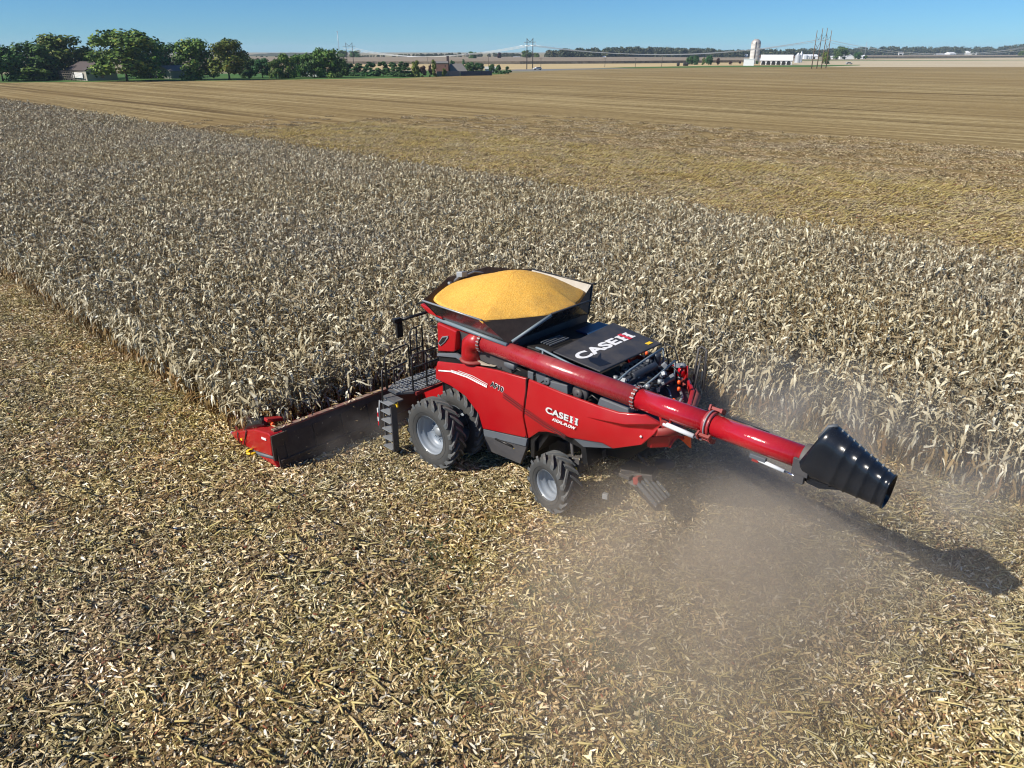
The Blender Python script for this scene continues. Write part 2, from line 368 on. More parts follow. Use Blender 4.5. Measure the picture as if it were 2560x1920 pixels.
def far_block(name, pix_front, pix_back, h, m, label):
    fr = [at(*p) for p in pix_front]; bk = [at(*p) for p in pix_back]
    poly = fr + bk; n = len(poly); mb = MB()
    mb.add([(p.x, p.y, 0.03) for p in poly] + [(p.x, p.y, h) for p in poly],
           [tuple(range(n, 2 * n))] + [(i, (i + 1) % n, (i + 1) % n + n, i + n) for i in range(n)])
    return tag(mb.obj(name, m), label, None, None, 'stuff')
far_block('far_cornfield', [(300, 161.5), (850, 160.6), (1300, 160), (1560, 158.6), (1868, 156)], [(1868, 148), (1560, 146), (850, 146), (300, 147)], 2.3, M['far_corn'], 'distant strip of standing grey corn beyond the pale stubble')
far_block('far_cornfield', [(2160, 145), (2560, 143.5), (3300, 142)], [(3300, 139), (2560, 139.5), (2160, 141)], 2.3, M['far_corn'], 'distant standing corn beyond the pale field at right')

# ------------------------------------------------------------------ trees
def rand_unit():
    v = Vector((random.gauss(0, 1), random.gauss(0, 1), random.gauss(0, 1))); return v.normalized()
def leaf_quad(mb, p, nrm, s):
    t = nrm.cross(rand_unit()); t.normalize(); b = nrm.cross(t)
    w, h = s * random.uniform(0.6, 1.2), s * random.uniform(0.6, 1.2)
    mb.v += [tuple(p - t * w), tuple(p - b * h), tuple(p + t * w), tuple(p + b * h)]
    n = len(mb.v) - 4; mb.f.append((n, n + 1, n + 2, n + 3)); mb.sm.append(False); mb.mi.append(0)
def crown_mesh(name, seed, m, kind='round', leaves=2600, size=0.032):
    """crown in a unit frame: height 0.12..1, half width 0.5"""
    random.seed(seed); mb = MB(); lobes = []
    if kind == 'round':
        for i in range(30):
            a = random.uniform(0, 2 * math.pi); z = random.uniform(0.12, 0.9)
            rad = 0.36 * math.sqrt(max(0.05, 1 - ((z - 0.50) / 0.50) ** 2)) * random.uniform(0.65, 1.08)
            lobes.append((Vector((rad * math.cos(a), rad * math.sin(a), z)), random.uniform(0.11, 0.19)))
        lobes.append((Vector((0, 0, 0.55)), 0.27)); lobes.append((Vector((0.02, 0, 0.8)), 0.17))
    elif kind == 'cone':
        for i in range(26):
            z = random.uniform(0.08, 0.96); rad = 0.42 * (1 - z) ** 0.8 * random.uniform(0.6, 1.05); a = random.uniform(0, 6.28)
            lobes.append((Vector((rad * math.cos(a), rad * math.sin(a), z)), 0.05 + 0.10 * (1 - z)))
    elif kind == 'column':
        for i in range(22):
            z = random.uniform(0.10, 0.93); rad = 0.27 * (1 - abs(z - 0.45)) * random.uniform(0.5, 1.1); a = random.uniform(0, 6.28)
            lobes.append((Vector((rad * math.cos(a), rad * math.sin(a), z)), random.uniform(0.10, 0.17)))
    else:
        for i in range(12):
            a = random.uniform(0, 6.28); rad = random.uniform(0.1, 0.34); z = random.uniform(0.2, 0.75)
            lobes.append((Vector((rad * math.cos(a), rad * math.sin(a), z)), random.uniform(0.14, 0.24)))
    tot = sum(r * r for _, r in lobes)
    for c, r in lobes:
        for _ in range(int(leaves * r * r / tot)):
            d = rand_unit(); k = random.uniform(0.55, 1.06) if random.random() < 0.8 else random.uniform(0.1, 0.6)
            p = c + Vector((d.x, d.y, d.z * 0.85)) * r * k
            leaf_quad(mb, p, (d + rand_unit() * 0.7 + Vector((0, 0, 0.3))).normalized(), size)
    return mb.mesh(name, m, recalc=False)
def trunk_mesh(name, seed, m, low=0.5):
    random.seed(seed); mb = MB()
    mb.tube([(0, 0, 0), (0.005, 0, 0.15), (-0.005, 0.005, 0.4), (0.01, 0, 0.75)], [0.030, 0.022, 0.016, 0.005], 7)
    for i in range(7):
        a = random.uniform(0, 6.28); z = random.uniform(0.15, 0.5); l = random.uniform(0.18, 0.32)
        e = Vector((l * math.cos(a), l * math.sin(a), z + random.uniform(0.12, 0.3)))
        mb.tube([(0, 0, z), (e.x * 0.5, e.y * 0.5, z + (e.z - z) * 0.35), e], [0.012, 0.008, 0.003], 5)
    return mb.mesh(name, m)
def foliage(name, dark, mid, light, accent=None):
    m = mat(name, mid, 0.6, 0, 0.25); b = bsdf(m); g = N(m, 'ShaderNodeNewGeometry'); oi = N(m, 'ShaderNodeObjectInfo')
    st = [(0, dark), (0.55, mid), (0.9, light)] + ([(1, accent)] if accent else [])
    r = ramp(m, g.outputs['Random Per Island'], st)
    n = noise(m, g.outputs['Position'], 0.35, 3, 0.6)
    hs = N(m, 'ShaderNodeHueSaturation'); L(m, r.outputs['Color'], hs.inputs['Color'])
    L(m, mth(m, 'MULTIPLY_ADD', oi.outputs['Random'], 0.05, 0.472), hs.inputs['Hue'])
    L(m, mth(m, 'MULTIPLY_ADD', n.outputs['Fac'], 1.5, 0.25), hs.inputs['Value'])
    L(m, hs.outputs['Color'], b.inputs['Base Color']); return m
M['leaf_dark'] = foliage('foliage_dark', (0.022, 0.06, 0.016), (0.05, 0.115, 0.025), (0.095, 0.175, 0.034))
M['leaf'] = foliage('foliage_green', (0.03, 0.085, 0.014), (0.075, 0.16, 0.025), (0.135, 0.225, 0.036), (0.24, 0.26, 0.045))
M['leaf_yellow'] = foliage('foliage_yellowing', (0.04, 0.085, 0.014), (0.09, 0.145, 0.022), (0.16, 0.20, 0.032), (0.27, 0.25, 0.05))
M['leaf_bright'] = foliage('foliage_bright', (0.04, 0.10, 0.02), (0.08, 0.17, 0.03), (0.13, 0.23, 0.04))
M['leaf_conifer'] = foliage('foliage_conifer', (0.02, 0.06, 0.022), (0.04, 0.11, 0.035), (0.065, 0.155, 0.04))
M['leaf_purple'] = foliage('foliage_purple', (0.035, 0.018, 0.022), (0.07, 0.035, 0.035), (0.10, 0.06, 0.04))
M['leaf_far'] = foliage('foliage_far', (0.04, 0.05, 0.03), (0.06, 0.075, 0.04), (0.09, 0.10, 0.05), (0.15, 0.11, 0.05))
M['bark'] = mat('bark', (0.06, 0.045, 0.035), 0.9)
trunks = [trunk_mesh('trunk', 50 + i, M['bark']) for i in range(3)]
CR = {}
for key, k, mm, n in [('round', 'round', 'leaf', 4), ('dark', 'round', 'leaf_dark', 3), ('yellow', 'round', 'leaf_yellow', 2), ('bush', 'bush', 'leaf_bright', 1),
                      ('conifer', 'cone', 'leaf_conifer', 3), ('pine', 'round', 'leaf_conifer', 2), ('column', 'column', 'leaf_yellow', 2), ('purple', 'column', 'leaf_purple', 1), ('shrub', 'bush', 'leaf_dark', 1)]:
    CR[key] = [crown_mesh('crown', 100 + sum(map(ord, key)) % 97 + i * 131, M[mm], k, 4200 if k == 'round' else 2600, 0.030 if k == 'round' else 0.040) for i in range(n)]
TREES = [  # photo x of the trunk, row of its foot, row of its top, width, crown, label, group
 (8, 203, 113, 105, 'dark', 'dark green tree cut off by the left edge of the picture'),
 (88, 203, 166, 82, 'bush', 'low bright green bush in front of the leftmost trees'),
 (98, 199.5, 106, 110, 'dark', 'broad dark tree standing behind the bright green bush'),
 (178, 196.5, 91, 125, 'yellow', 'broad tree with yellowing patches behind the long brown roofed house'),
 (262, 196.5, 128, 60, 'yellow', 'lower olive tree just behind the right end of the long house roof'),
 (318, 202.5, 76, 145, 'round', 'tallest tree of the left cluster, trunk standing at the field edge'),
 (378, 196, 90, 95, 'round', 'green tree leaning on the right side of the tallest tree'),
 (425, 193, 110, 70, 'dark', 'dark tree right behind the small grey gabled house'),
 (500, 199, 96, 98, 'round', 'dense green tree just right of the small grey gabled house'),
 (574, 199.5, 100, 88, 'yellow', 'olive green tree with a short clear trunk at the field edge'),
 (622, 195, 142, 46, 'pine', 'dark evergreen tree right of the olive tree'),
 (624, 197.5, 172, 26, 'shrub', 'round shrub at the foot of the dark evergreen'),
 (657, 195, 145, 42, 'pine', 'small dark tree with a thin trunk on the lawn'),
 (692, 196.5, 150, 36, 'yellow', 'yellow green small tree left end of the middle clump'),
 (722, 196, 136, 44, 'round', 'upright green tree in the middle clump'),
 (752, 193, 138, 44, 'round', 'green tree of the middle clump behind the upright one'),
 (786, 194, 130, 56, 'dark', 'dark tree in the middle clump above the white walls'),
 (822, 194, 120, 62, 'round', 'highest tree of the middle clump'),
 (848, 194, 142, 48, 'dark', 'rounded dark tree closing the middle clump on the right'),
 (876, 189, 157, 34, 'conifer', 'first evergreen of the row from the left'),
 (898, 190, 156, 34, 'conifer', 'second evergreen of the row, short and full'),
 (927, 190.5, 152, 40, 'conifer', 'third evergreen of the row, lighter green'),
 (958, 191, 152, 42, 'conifer', 'fourth evergreen of the row, wide at the foot'),
 (984, 191.5, 154, 36, 'conifer', 'fifth evergreen of the row, half hidden'),
 (1009, 192, 151, 46, 'conifer', 'last and fullest evergreen of the row'),
 (1040, 192.5, 153, 30, 'column', 'yellowish columnar tree right of the evergreen row'),
 (1058, 192.5, 166, 22, 'purple', 'purple brown shrub beside the yellowish columnar tree'),
 (1076, 192, 163, 12, 'purple', 'thin dark brown columnar tree left of the brick house'),
 (1087, 191.5, 152, 20, 'column', 'narrow olive columnar tree at the brick house corner'),
 (1111, 191, 172, 17, 'column', 'small yellowish tree in front of the grey fence'),
 (1132, 182, 149, 30, 'conifer', 'dark conical tree against the brick house'),
 (1159, 170, 146, 14, 'conifer', 'small distant spire tree above the dark roof'),
 (1175, 181, 155, 28, 'pine', 'round green tree behind the dark fence'),
 (1197, 181, 157, 26, 'pine', 'second round green tree behind the dark fence'),
 (1230, 183, 160, 16, 'pine', 'small tree behind the little white shed'),
 (1246, 184.5, 160, 24, 'conifer', 'dark conical tree right of the little white shed'),
 (1268, 185.5, 165, 26, 'conifer', 'small spruce standing last on the right of the gardens'),
 (1181, 150.5, 129, 24, 'dark', 'round field tree above the brick house in the distance'),
 (1248, 149.5, 132, 15, 'purple', 'dark oval field tree in the distance'),
 (1317, 148, 125, 26, 'dark', 'dark field tree right behind the nearer twin pole pylon'),
 (1342, 147, 132, 13, 'round', 'small field tree right of the nearer twin pole pylon'),
 (858, 147, 125, 30, 'round', 'hazy field tree left of the farther twin pole pylon'),
 (890, 147, 126, 34, 'dark', 'hazy wide field tree right of the farther twin pole pylon'),
 (1725, 161.5, 140, 20, 'pine', 'first roadside tree from the left before the silo'),
 (1739, 162, 139, 15, 'pine', 'second roadside tree, close to the first'),
 (1758, 162.5, 145, 11, 'column', 'slim roadside tree, browned on its left'),
 (1772, 162, 138, 18, 'pine', 'fullest roadside tree before the silo'),
 (1794, 162.5, 146, 13, 'purple', 'brown red roadside tree left of the silo'),
 (1826, 162.5, 153, 11, 'purple', 'small dark bush between roadside tree and silo'),
 (1849, 160, 153, 8, 'purple', 'smallest reddish bush just left of the silo'),
 (1892, 161, 150, 8, 'shrub', 'small shrub between silo base and barn'),
 (2062, 160, 130, 24, 'yellow', 'brown green tree at the foot of the four pole structure'),
 (2100, 149, 115, 36, 'dark', 'tall dark tree beside the white farm houses'),
 (2143, 148, 130, 20, 'pine', 'dark tree between the white farm houses'),
 (2162, 148, 137, 12, 'shrub', 'low tree at the right end of the white farm houses'),
 (2551, 142, 127, 13, 'yellow', 'brown tree by the right edge of the picture'),
]
tree_rng = random.Random(3)
for i, (px, by, ty, wd, key, label) in enumerate(TREES):
    p = at(px, by); h = height_at(px, ty, p)
    dist = (p - Vector((0, 0, CAM_H))).length
    if key == 'conifer' and px < 1030: wd *= 1.45
    if px < 850 and key not in ('bush', 'shrub'): wd *= 1.14
    width = wd / FPX * (p.y * math.cos(PITCH) + CAM_H * math.sin(PITCH)) * 1.12
    name = {'bush': 'garden_bush', 'shrub': 'shrub', 'conifer': 'evergreen_tree', 'pine': 'evergreen_tree'}.get(key, 'broadleaf_tree')
    t = thing(name, label, 'bush' if key in ('bush', 'shrub') else 'tree', (p.x, p.y, 0), tree_rng.uniform(0, 6.28))
    low = {'bush': 0.05, 'shrub': 0.05, 'conifer': 0.03}.get(key, 0.10)
    if 'trunk' in label: low = -0.05
    inst('crown', CR[key][tree_rng.randrange(len(CR[key]))], t, (0, 0, -low * h * 0.9), scale=(width, width, h * (1.02 + low)))
    inst('trunk', trunks[i % 3], t, scale=(h * 1.0, h * 1.0, h * 0.9))

# far woodland: tree lines that read as one mass
fm = [crown_mesh('far_crown', 300 + i, M['leaf_far'], 'round', 260, 0.085) for i in range(5)]
far_coll = variant_collection('far_crown', fm)
def woodland(name, line, label, n, seed, sc=(14, 22)):
    r = np.random.default_rng(seed); P, Rr, S, I = [], [], [], []
    xs = [a[0] for a in line]
    for _ in range(n):
        px = r.uniform(xs[0], xs[-1]); by = np.interp(px, xs, [a[1] for a in line]); ty = np.interp(px, xs, [a[2] for a in line])
        p = at(px, by - r.uniform(0, 1.6)); h = height_at(px, ty, p) * r.uniform(0.62, 1.12)
        w = h * r.uniform(0.8, 1.35)
        P.append((p.x, p.y, -0.16 * h)); Rr.append((0, 0, r.uniform(0, 6.28))); S.append((w, w, h * 1.15)); I.append(r.integers(0, 5))
    return scatter(name, P, Rr, S, I, far_coll, label)
woodland('distant_woodland', [(880, 143.5, 139), (980, 143.5, 136), (1120, 143, 132), (1180, 143, 131), (1300, 143, 133), (1380, 145, 133)], 'thin blue tree line on the horizon left of centre', 170, 1)
woodland('distant_woodland', [(1365, 147, 127), (1400, 147, 123), (1510, 146.5, 120), (1600, 144, 118), (1660, 144, 119), (1790, 143.5, 122)], 'long dark wood on the horizon behind the pale strips', 330, 2)
woodland('distant_woodland', [(1780, 144, 126), (1860, 143.5, 124), (2000, 143, 122), (2120, 141, 121), (2200, 139.5, 117), (2330, 139, 118), (2460, 138, 117), (2560, 138, 112), (2800, 138, 112)], 'long dark wood on the horizon behind the farms', 620, 3)
woodland('distant_woodland', [(600, 146, 140), (700, 145, 139), (790, 145, 139)], 'scattered far trees on the low hill', 30, 4)
M['hill_wood'] = field_material('hill_scrub', (0.05, 0.06, 0.045), (0.09, 0.10, 0.075), (0.16, 0.15, 0.11), (0.07, 0.08, 0.06), False, .2)
# low hill in the haze at the left
def hill(px0, px1, by, top, label):
    a, b = at(px0, by), at(px1, by); h = height_at((px0 + px1) / 2, top, (a + b) / 2)
    mb = MB(); n = 24; vs = []
    for k in range(n + 1):
        p = a.lerp(b, k / n); z = h * math.sin(math.pi * k / n) ** 0.5 * (1 + 0.10 * math.sin(k * 2.1))
        vs += [(p.x, p.y, -1), (p.x, p.y + 160, max(z, 0)), (p.x, p.y + 700, -1)]
    fs = []
    for k in range(n):
        for j in range(2): fs.append((3 * k + j, 3 * k + 3 + j, 3 * k + 4 + j, 3 * k + 1 + j))
    return tag(mb.add(vs, fs, True).obj('hill', M['hill_wood']), kind='structure')
hill(560, 790, 141, 132.5, '')
hill(-150, 120, 141, 129, '')

# ------------------------------------------------------------------ buildings
M['siding'] = mat('beige_siding', (0.36, 0.34, 0.29), 0.7)
M['white_wall'] = mat('white_painted_wall', (0.78, 0.79, 0.80), 0.6)
M['white_metal'] = dusty('white_metal_roof', (0.80, 0.82, 0.85), 0.4, amount=0.1, scale=0.2)
M['shingle'] = mat('brown_shingle', (0.075, 0.058, 0.055), 0.85)
M['grey_roof'] = mat('grey_shingle', (0.17, 0.16, 0.155), 0.85)
M['brick'] = mat('red_brick', (0.27, 0.13, 0.10), 0.85)
M['dark_opening'] = mat('dark_interior', (0.012, 0.013, 0.016), 0.8)
M['window_glass'] = mat('window_glass', (0.03, 0.04, 0.05), 0.1, 0, 0.8)
M['concrete'] = dusty('silo_concrete', (0.56, 0.56, 0.55), 0.8, amount=0.25, scale=0.3)
M['brown_metal'] = mat('brown_shed_metal', (0.14, 0.085, 0.065), 0.6)
M['barn_grey'] = mat('barn_end_grey', (0.40, 0.45, 0.49), 0.7)
M['bin_metal'] = mat('grain_bin_metal', (0.55, 0.58, 0.62), 0.4, 0.4)
M['wood'] = mat('weathered_wood', (0.10, 0.085, 0.075), 0.9)
M['fence_grey'] = mat('grey_fence_boards', (0.15, 0.16, 0.17), 0.85)
M['fence_dark'] = mat('dark_fence_boards', (0.045, 0.055, 0.085), 0.85)
def house(name, label, p, rz, lx, ly, wall_h, roof_h, wall, roof, over=0.4, windows=(), doors=(), gable_wall=None):
    """ridge along local x; windows: (side, along, z, w, h) with side in S N E W"""
    t = thing(name, label, 'house' if 'house' in name else 'building', (p[0], p[1], 0), rz)
    mb = MB(); hx, hy = lx / 2, ly / 2
    mb.add([(-hx, -hy, 0), (hx, -hy, 0), (hx, hy, 0), (-hx, hy, 0), (-hx, -hy, wall_h), (hx, -hy, wall_h), (hx, hy, wall_h), (-hx, hy, wall_h), (-hx, 0, wall_h + roof_h), (hx, 0, wall_h + roof_h)],
           [(0, 1, 5, 4), (2, 3, 7, 6), (1, 2, 6, 9, 5), (3, 0, 4, 8, 7), (0, 3, 2, 1), (4, 5, 9, 8), (6, 7, 8, 9)])
    mb.obj('wall', wall, t)
    for sgn in (-1, 1):
        rb = MB(); k = roof_h / hy
        a = [(-hx - over, sgn * (hy + over), wall_h - over * k + 0.05), (hx + over, sgn * (hy + over), wall_h - over * k + 0.05), (hx + over, 0, wall_h + roof_h + 0.05), (-hx - over, 0, wall_h + roof_h + 0.05)]
        rb.shell(a, [(0, 1, 2, 3)], (0, 0, 0.18)).obj('roof', roof, t)
    for side, s, z, w, h in windows:
        wb = MB()
        c, d = {'S': ((s, -hy - 0.03, z), (w, 0.06, h)), 'N': ((s, hy + 0.03, z), (w, 0.06, h)), 'E': ((hx + 0.03, s, z), (0.06, w, h)), 'W': ((-hx - 0.03, s, z), (0.06, w, h))}[side]
        wo = wb.box(c, d).obj('window' if z > 0.2 + h / 2 else 'door', M['window_glass'] if h < 2.4 else M['dark_opening'], t)
    return t
def size_at(p, px): return px / FPX * (p.y * math.cos(PITCH) + CAM_H * math.sin(PITCH))
# long brown roofed house in the left trees with a timber pergola
p = at(232, 200.3); 
h1 = house('farmhouse', 'long beige house with brown roof and lattice pergola among the left trees', (p.x - 1.5, p.y + 3), R(42), 21, 12, 3.9, 2.9, M['siding'], M['shingle'],
     windows=[('S', -6, 1.6, 1.4, 1.3), ('S', 1, 1.6, 1.4, 1.3), ('S', 7, 1.6, 1.4, 1.3), ('E', 0, 1.7, 1.2, 1.3)])
h1.rotation_euler.z = R(-42)
for k in range(9):
    MB().box((-9 + k * 2.0, -9.4, 1.7), (0.25, 0.25, 3.4)).obj('pergola_post', M['wood'], h1)
for k in range(4):
    MB().box((-1, -9.4, 0.9 + k * 0.85), (17, 0.14, 0.22)).obj('pergola_rail', M['wood'], h1)
mb = MB()
for k in range(14): mb.box((-9 + k * 1.25, -8.0, 3.5), (0.2, 4.0, 0.2))
mb.obj('pergola_roof', M['wood'], h1)
MB().box((1.5, -6.35, 1.9), (12, 0.1, 2.2)).obj('porch_screen', M['white_wall'], h1)
p = at(427, 196.3)
house('small_house', 'small grey gabled house between the tallest tree and the dense green tree', (p.x, p.y + 4), R(65), 12, 9.5, 3.0, 2.0, mat('grey_green_siding', (0.20, 0.21, 0.18), 0.8), M['grey_roof'],
      windows=[('W', -1.5, 1.5, 1.0, 1.1), ('W', 2, 1.5, 1.0, 1.1)])
p = at(768, 191.5)
house('white_house', 'white walled house hidden behind the middle clump of trees', (p.x, p.y + 5), R(5), 13, 8, 3.0, 2.0, M['white_wall'], M['grey_roof'], windows=[('S', -3, 1.5, 1.4, 1.2), ('S', 3, 1.5, 1.4, 1.2)])
# brick house with dark wing
p = at(1103, 184)
bh = house('brick_house', 'red brick house with steep dark wing behind the grey fence', (p.x, p.y + 5), R(8), 6.5, 8, 5.0, 0.9, M['brick'], M['grey_roof'], over=0.15, windows=[('S', 1.6, 3.8, 0.5, 0.5)])
MB().box((3.4, 1, 4.3), (1.3, 1.6, 8.6)).obj('chimney', mat('dark_brick', (0.10, 0.07, 0.07), 0.9), bh)
mb = MB(); mb.add([(4.2, -3, 0), (14.5, -3, 0), (14.5, 5, 0), (4.2, 5, 0), (4.2, 1, 4.8), (11, 1, 4.8)], [(0, 1, 5, 4), (1, 2, 5), (2, 3, 4, 5), (3, 0, 4), (0, 3, 2, 1)])
mb.obj('wing', M['grey_roof'], bh)
p = at(1226, 180.5)
house('white_shed', 'little white shed with pale roof beside the dark fence', (p.x, p.y + 2), R(0), 6.0, 5.0, 1.7, 1.0, M['white_wall'], mat('pale_roof', (0.40, 0.42, 0.40), 0.7))
def fence(label, pa, pb, h, m):
    a, b = at(*pa), at(*pb); t = thing('board_fence', label, 'fence', (a.x, a.y, 0), math.atan2(b.y - a.y, b.x - a.x))
    ln = (b - a).length; n = max(2, int(ln / 2.6))
    for k in range(n):
        MB().box((ln * (k + 0.5) / n, 0, h / 2), (ln / n - 0.06, 0.06, h)).obj('fence_panel', m, t)
        MB().box((ln * k / n, -0.07, h / 2 + 0.06), (0.12, 0.12, h + 0.12)).obj('fence_post', m, t)
    return t
fence('grey board fence in front of the brick house', (1092, 191), (1150, 189.8), 2.2, M['fence_grey'])
fence('dark blue grey board fence right of the brick house', (1151, 189.8), (1230, 188.6), 2.1, M['fence_dark'])
# dairy farm: silo, long white barn, bins
p = at(1874, 164.4); ps = size_at(p, 1)
sb = thing('silo_feed_house', 'white flat topped block building at the foot of the silo', 'building', (p.x, p.y + 3, 0), R(-18))
MB().box((0, 0, 2.5), (8.2, 7, 5.0)).obj('wall', M['white_wall'], sb); MB().box((0, 0, 5.1), (8.6, 7.4, 0.25)).obj('roof', M['white_metal'], sb)
p = at(1884, 160); hs_ = height_at(1884, 97, p); rs = size_at(p, 11.5)
sl = thing('silo', 'tall pale concrete silo with domed cap and dark chute', 'silo', (p.x, p.y, 0))
mb = MB(); prof = []
nb = 15
for k in range(nb):
    z0, z1 = (hs_ - rs) * k / nb, (hs_ - rs) * (k + 1) / nb
    prof += [(rs, z0), (rs, z1 - 0.25), (rs + 0.07, z1 - 0.2), (rs + 0.07, z1 - 0.05)]
mb.lathe(prof, 28, 'Z').obj('barrel', M['concrete'], sl)
mb = MB(); mb.lathe([(rs * 1.03 * math.cos(a), (hs_ - rs) + rs * math.sin(a)) for a in [R(x) for x in (0, 15, 30, 45, 60, 75, 89)]], 28, 'Z').obj('dome', mat('dome_metal', (0.42, 0.40, 0.38), 0.5, 0.3), sl)
MB().tube([(-rs * 0.35, -rs * 1.02, 0), (-rs * 0.35, -rs * 1.02, hs_ - rs * 0.6)], 0.38, 8).obj('chute', mat('chute_grey', (0.16, 0.15, 0.15), 0.6), sl)
# long barn with six arched openings
a = at(1901, 162.2); b = at(1978, 162.6); ang = math.atan2(b.y - a.y, b.x - a.x); ln = (b - a).length
bt = thing('dairy_barn', 'long white barn with six dark arched openings right of the silo', 'barn', (a.x, a.y, 0), ang)
dep = 19.0; eave = 3.6; rid = 7.6
mb = MB(); mb.box((ln / 2, dep / 2, eave / 2), (ln, dep, eave)); mb.obj('wall', M['white_wall'], bt)
mb = MB().add([(ln, 0, 0), (ln, dep, 0), (ln, dep, eave), (ln, dep / 2, rid), (ln, 0, eave), (ln + 0.3, 0, 0), (ln + 0.3, dep, 0), (ln + 0.3, dep, eave), (ln + 0.3, dep / 2, rid), (ln + 0.3, 0, eave)],
      [(4, 3, 2, 1, 0), (5, 6, 7, 8, 9), (0, 1, 6, 5), (1, 2, 7, 6), (2, 3, 8, 7), (3, 4, 9, 8), (4, 0, 5, 9)]); mb.obj('gable_wall', M['barn_grey'], bt)
for sgn, y0 in ((0, -0.8), (1, dep + 0.8)):
    MB().shell([(-0.6, y0, eave - 0.05), (ln + 0.8, y0, eave - 0.05), (ln + 0.8, dep / 2, rid + 0.3), (-0.6, dep / 2, rid + 0.3)], [(0, 1, 2, 3)], (0, 0, 0.2)).obj('roof', M['white_metal'], bt)
for k in range(6):
    c = ln * (k + 0.55) / 6.1; w = ln / 6.4 * 0.43
    poly = [(c - w, 0.1), (c + w, 0.1), (c + w, 1.6), (c + w * 0.75, 2.6), (c + w * 0.3, 3.1), (c - w * 0.3, 3.1), (c - w * 0.75, 2.6), (c - w, 1.6)]
    MB().prism(poly, -0.10, -0.02).obj('arched_opening', M['dark_opening'], bt)
MB().box((ln + 0.42, dep * 0.42, 2.0), (0.16, 5.0, 4.0)).obj('barn_door', M['dark_opening'], bt)
p = at(1897, 157)
house('white_farmhouse', 'white gabled farmhouse squeezed between silo and long barn', (p.x + 1, p.y + 22), R(70), 14, 8, 5.5, 3.5, M['white_wall'], mat('teal_roof', (0.20, 0.27, 0.28), 0.7), windows=[('W', 0, 4.6, 1.2, 1.2)])
p = at(1955, 154)
house('machine_shed', 'long low shed with brown roof behind the white barn', (p.x, p.y + 30), R(2), 46, 14, 4.2, 2.4, mat('tan_metal', (0.45, 0.42, 0.38), 0.6), M['brown_metal'])
def grain_bin(px, by, ty, wd, label, cone=True):
    p = at(px, by); h = height_at(px, ty, p); r = size_at(p, wd) / 2
    t = thing('grain_bin', label, 'grain bin', (p.x, p.y, 0), 0, 'metal grain bins on the farms')
    MB().lathe([(r, 0), (r, h * 0.72)], 22, 'Z').obj('bin_wall', M['bin_metal'], t)
    MB().lathe([(r * 1.03, h * 0.71), (r * 0.2, h * 0.97), (r * 0.2, h), (0.01, h)], 22, 'Z').obj('bin_roof', M['bin_metal'], t)
grain_bin(1993, 157, 132, 14, 'large pale grain bin directly behind the gable of the long barn')
grain_bin(2001, 156, 127.5, 7, 'slim tall bin with a cap right of the large grain bin')
grain_bin(2015, 148, 137, 10, 'grain bin left of the wide white shed')
grain_bin(2026, 148, 138, 7, 'small grain bin in front of the wide white shed')
def shed(px, by, ty, wd, label, rz=0, dep=14, name='white_shed', roof=None, wall=None):
    p = at(px, by); h = height_at(px, ty, p); w = size_at(p, wd)
    return house(name, label, (p.x, p.y + dep / 2), rz, w, dep, h * 0.6, h * 0.4, wall or M['white_wall'], roof or M['white_metal'], windows=[('S', w * 0.2, h * 0.22, w * 0.16, h * 0.42)])
shed(2030, 147.5, 136.2, 34, 'wide white shed beyond the four pole structure', R(-6), 26, 'machine_shed')
shed(2006, 147, 140, 10, 'low white shed left of the grain bins', R(5), 12)
shed(2083, 148, 140, 14, 'white shed half hidden by the tall dark tree', R(-8), 16)
shed(2108, 148.5, 137, 14, 'white farmhouse behind the tall dark tree', R(4), 12, 'white_house')
shed(2127, 148, 137, 12, 'narrow white house between the two dark trees', R(85), 12, 'white_house')
shed(2157, 147.5, 138, 15, 'white house at the right end of the farm group', R(-5), 14, 'white_house')
shed(2351, 139, 134, 20, 'low white building of the far right farm, leftmost', R(6), 14)
shed(2379, 139, 130.5, 22, 'gabled white building in the middle of the far right farm', R(25), 18)
shed(2430, 138, 127.5, 24, 'white metal hall of the far right farm, rightmost', R(-10), 24, 'machine_shed')
shed(1292, 146, 142, 17, 'long low white building far off left of the nearer pylon', 0, 20)
shed(1026, 145.5, 141.5, 16, 'small white farm building on the far horizon', 0, 16)
shed(1511, 146.5, 140.5, 7, 'tiny white house in front of the dark wood', 0, 10, 'white_house')
shed(1866, 143.5, 135.5, 5, 'tiny white house above the left side of the silo', 0, 8, 'white_house')
# white gantry
p = at(2251, 140.5); k = size_at(p, 1)
t = thing('loading_gantry', 'white open frame gantry standing in the far field', 'gantry', (p.x, p.y, 0))
for s in (-1, 1): MB().box((s * 5 * k, 0, 3.2 * k), (1.4 * k, 2, 6.4 * k)).obj('gantry_leg', M['white_wall'], t)
MB().box((0, 0, 7.2 * k), (12.5 * k, 3, 2.0 * k)).obj('gantry_beam', M['white_wall'], t)
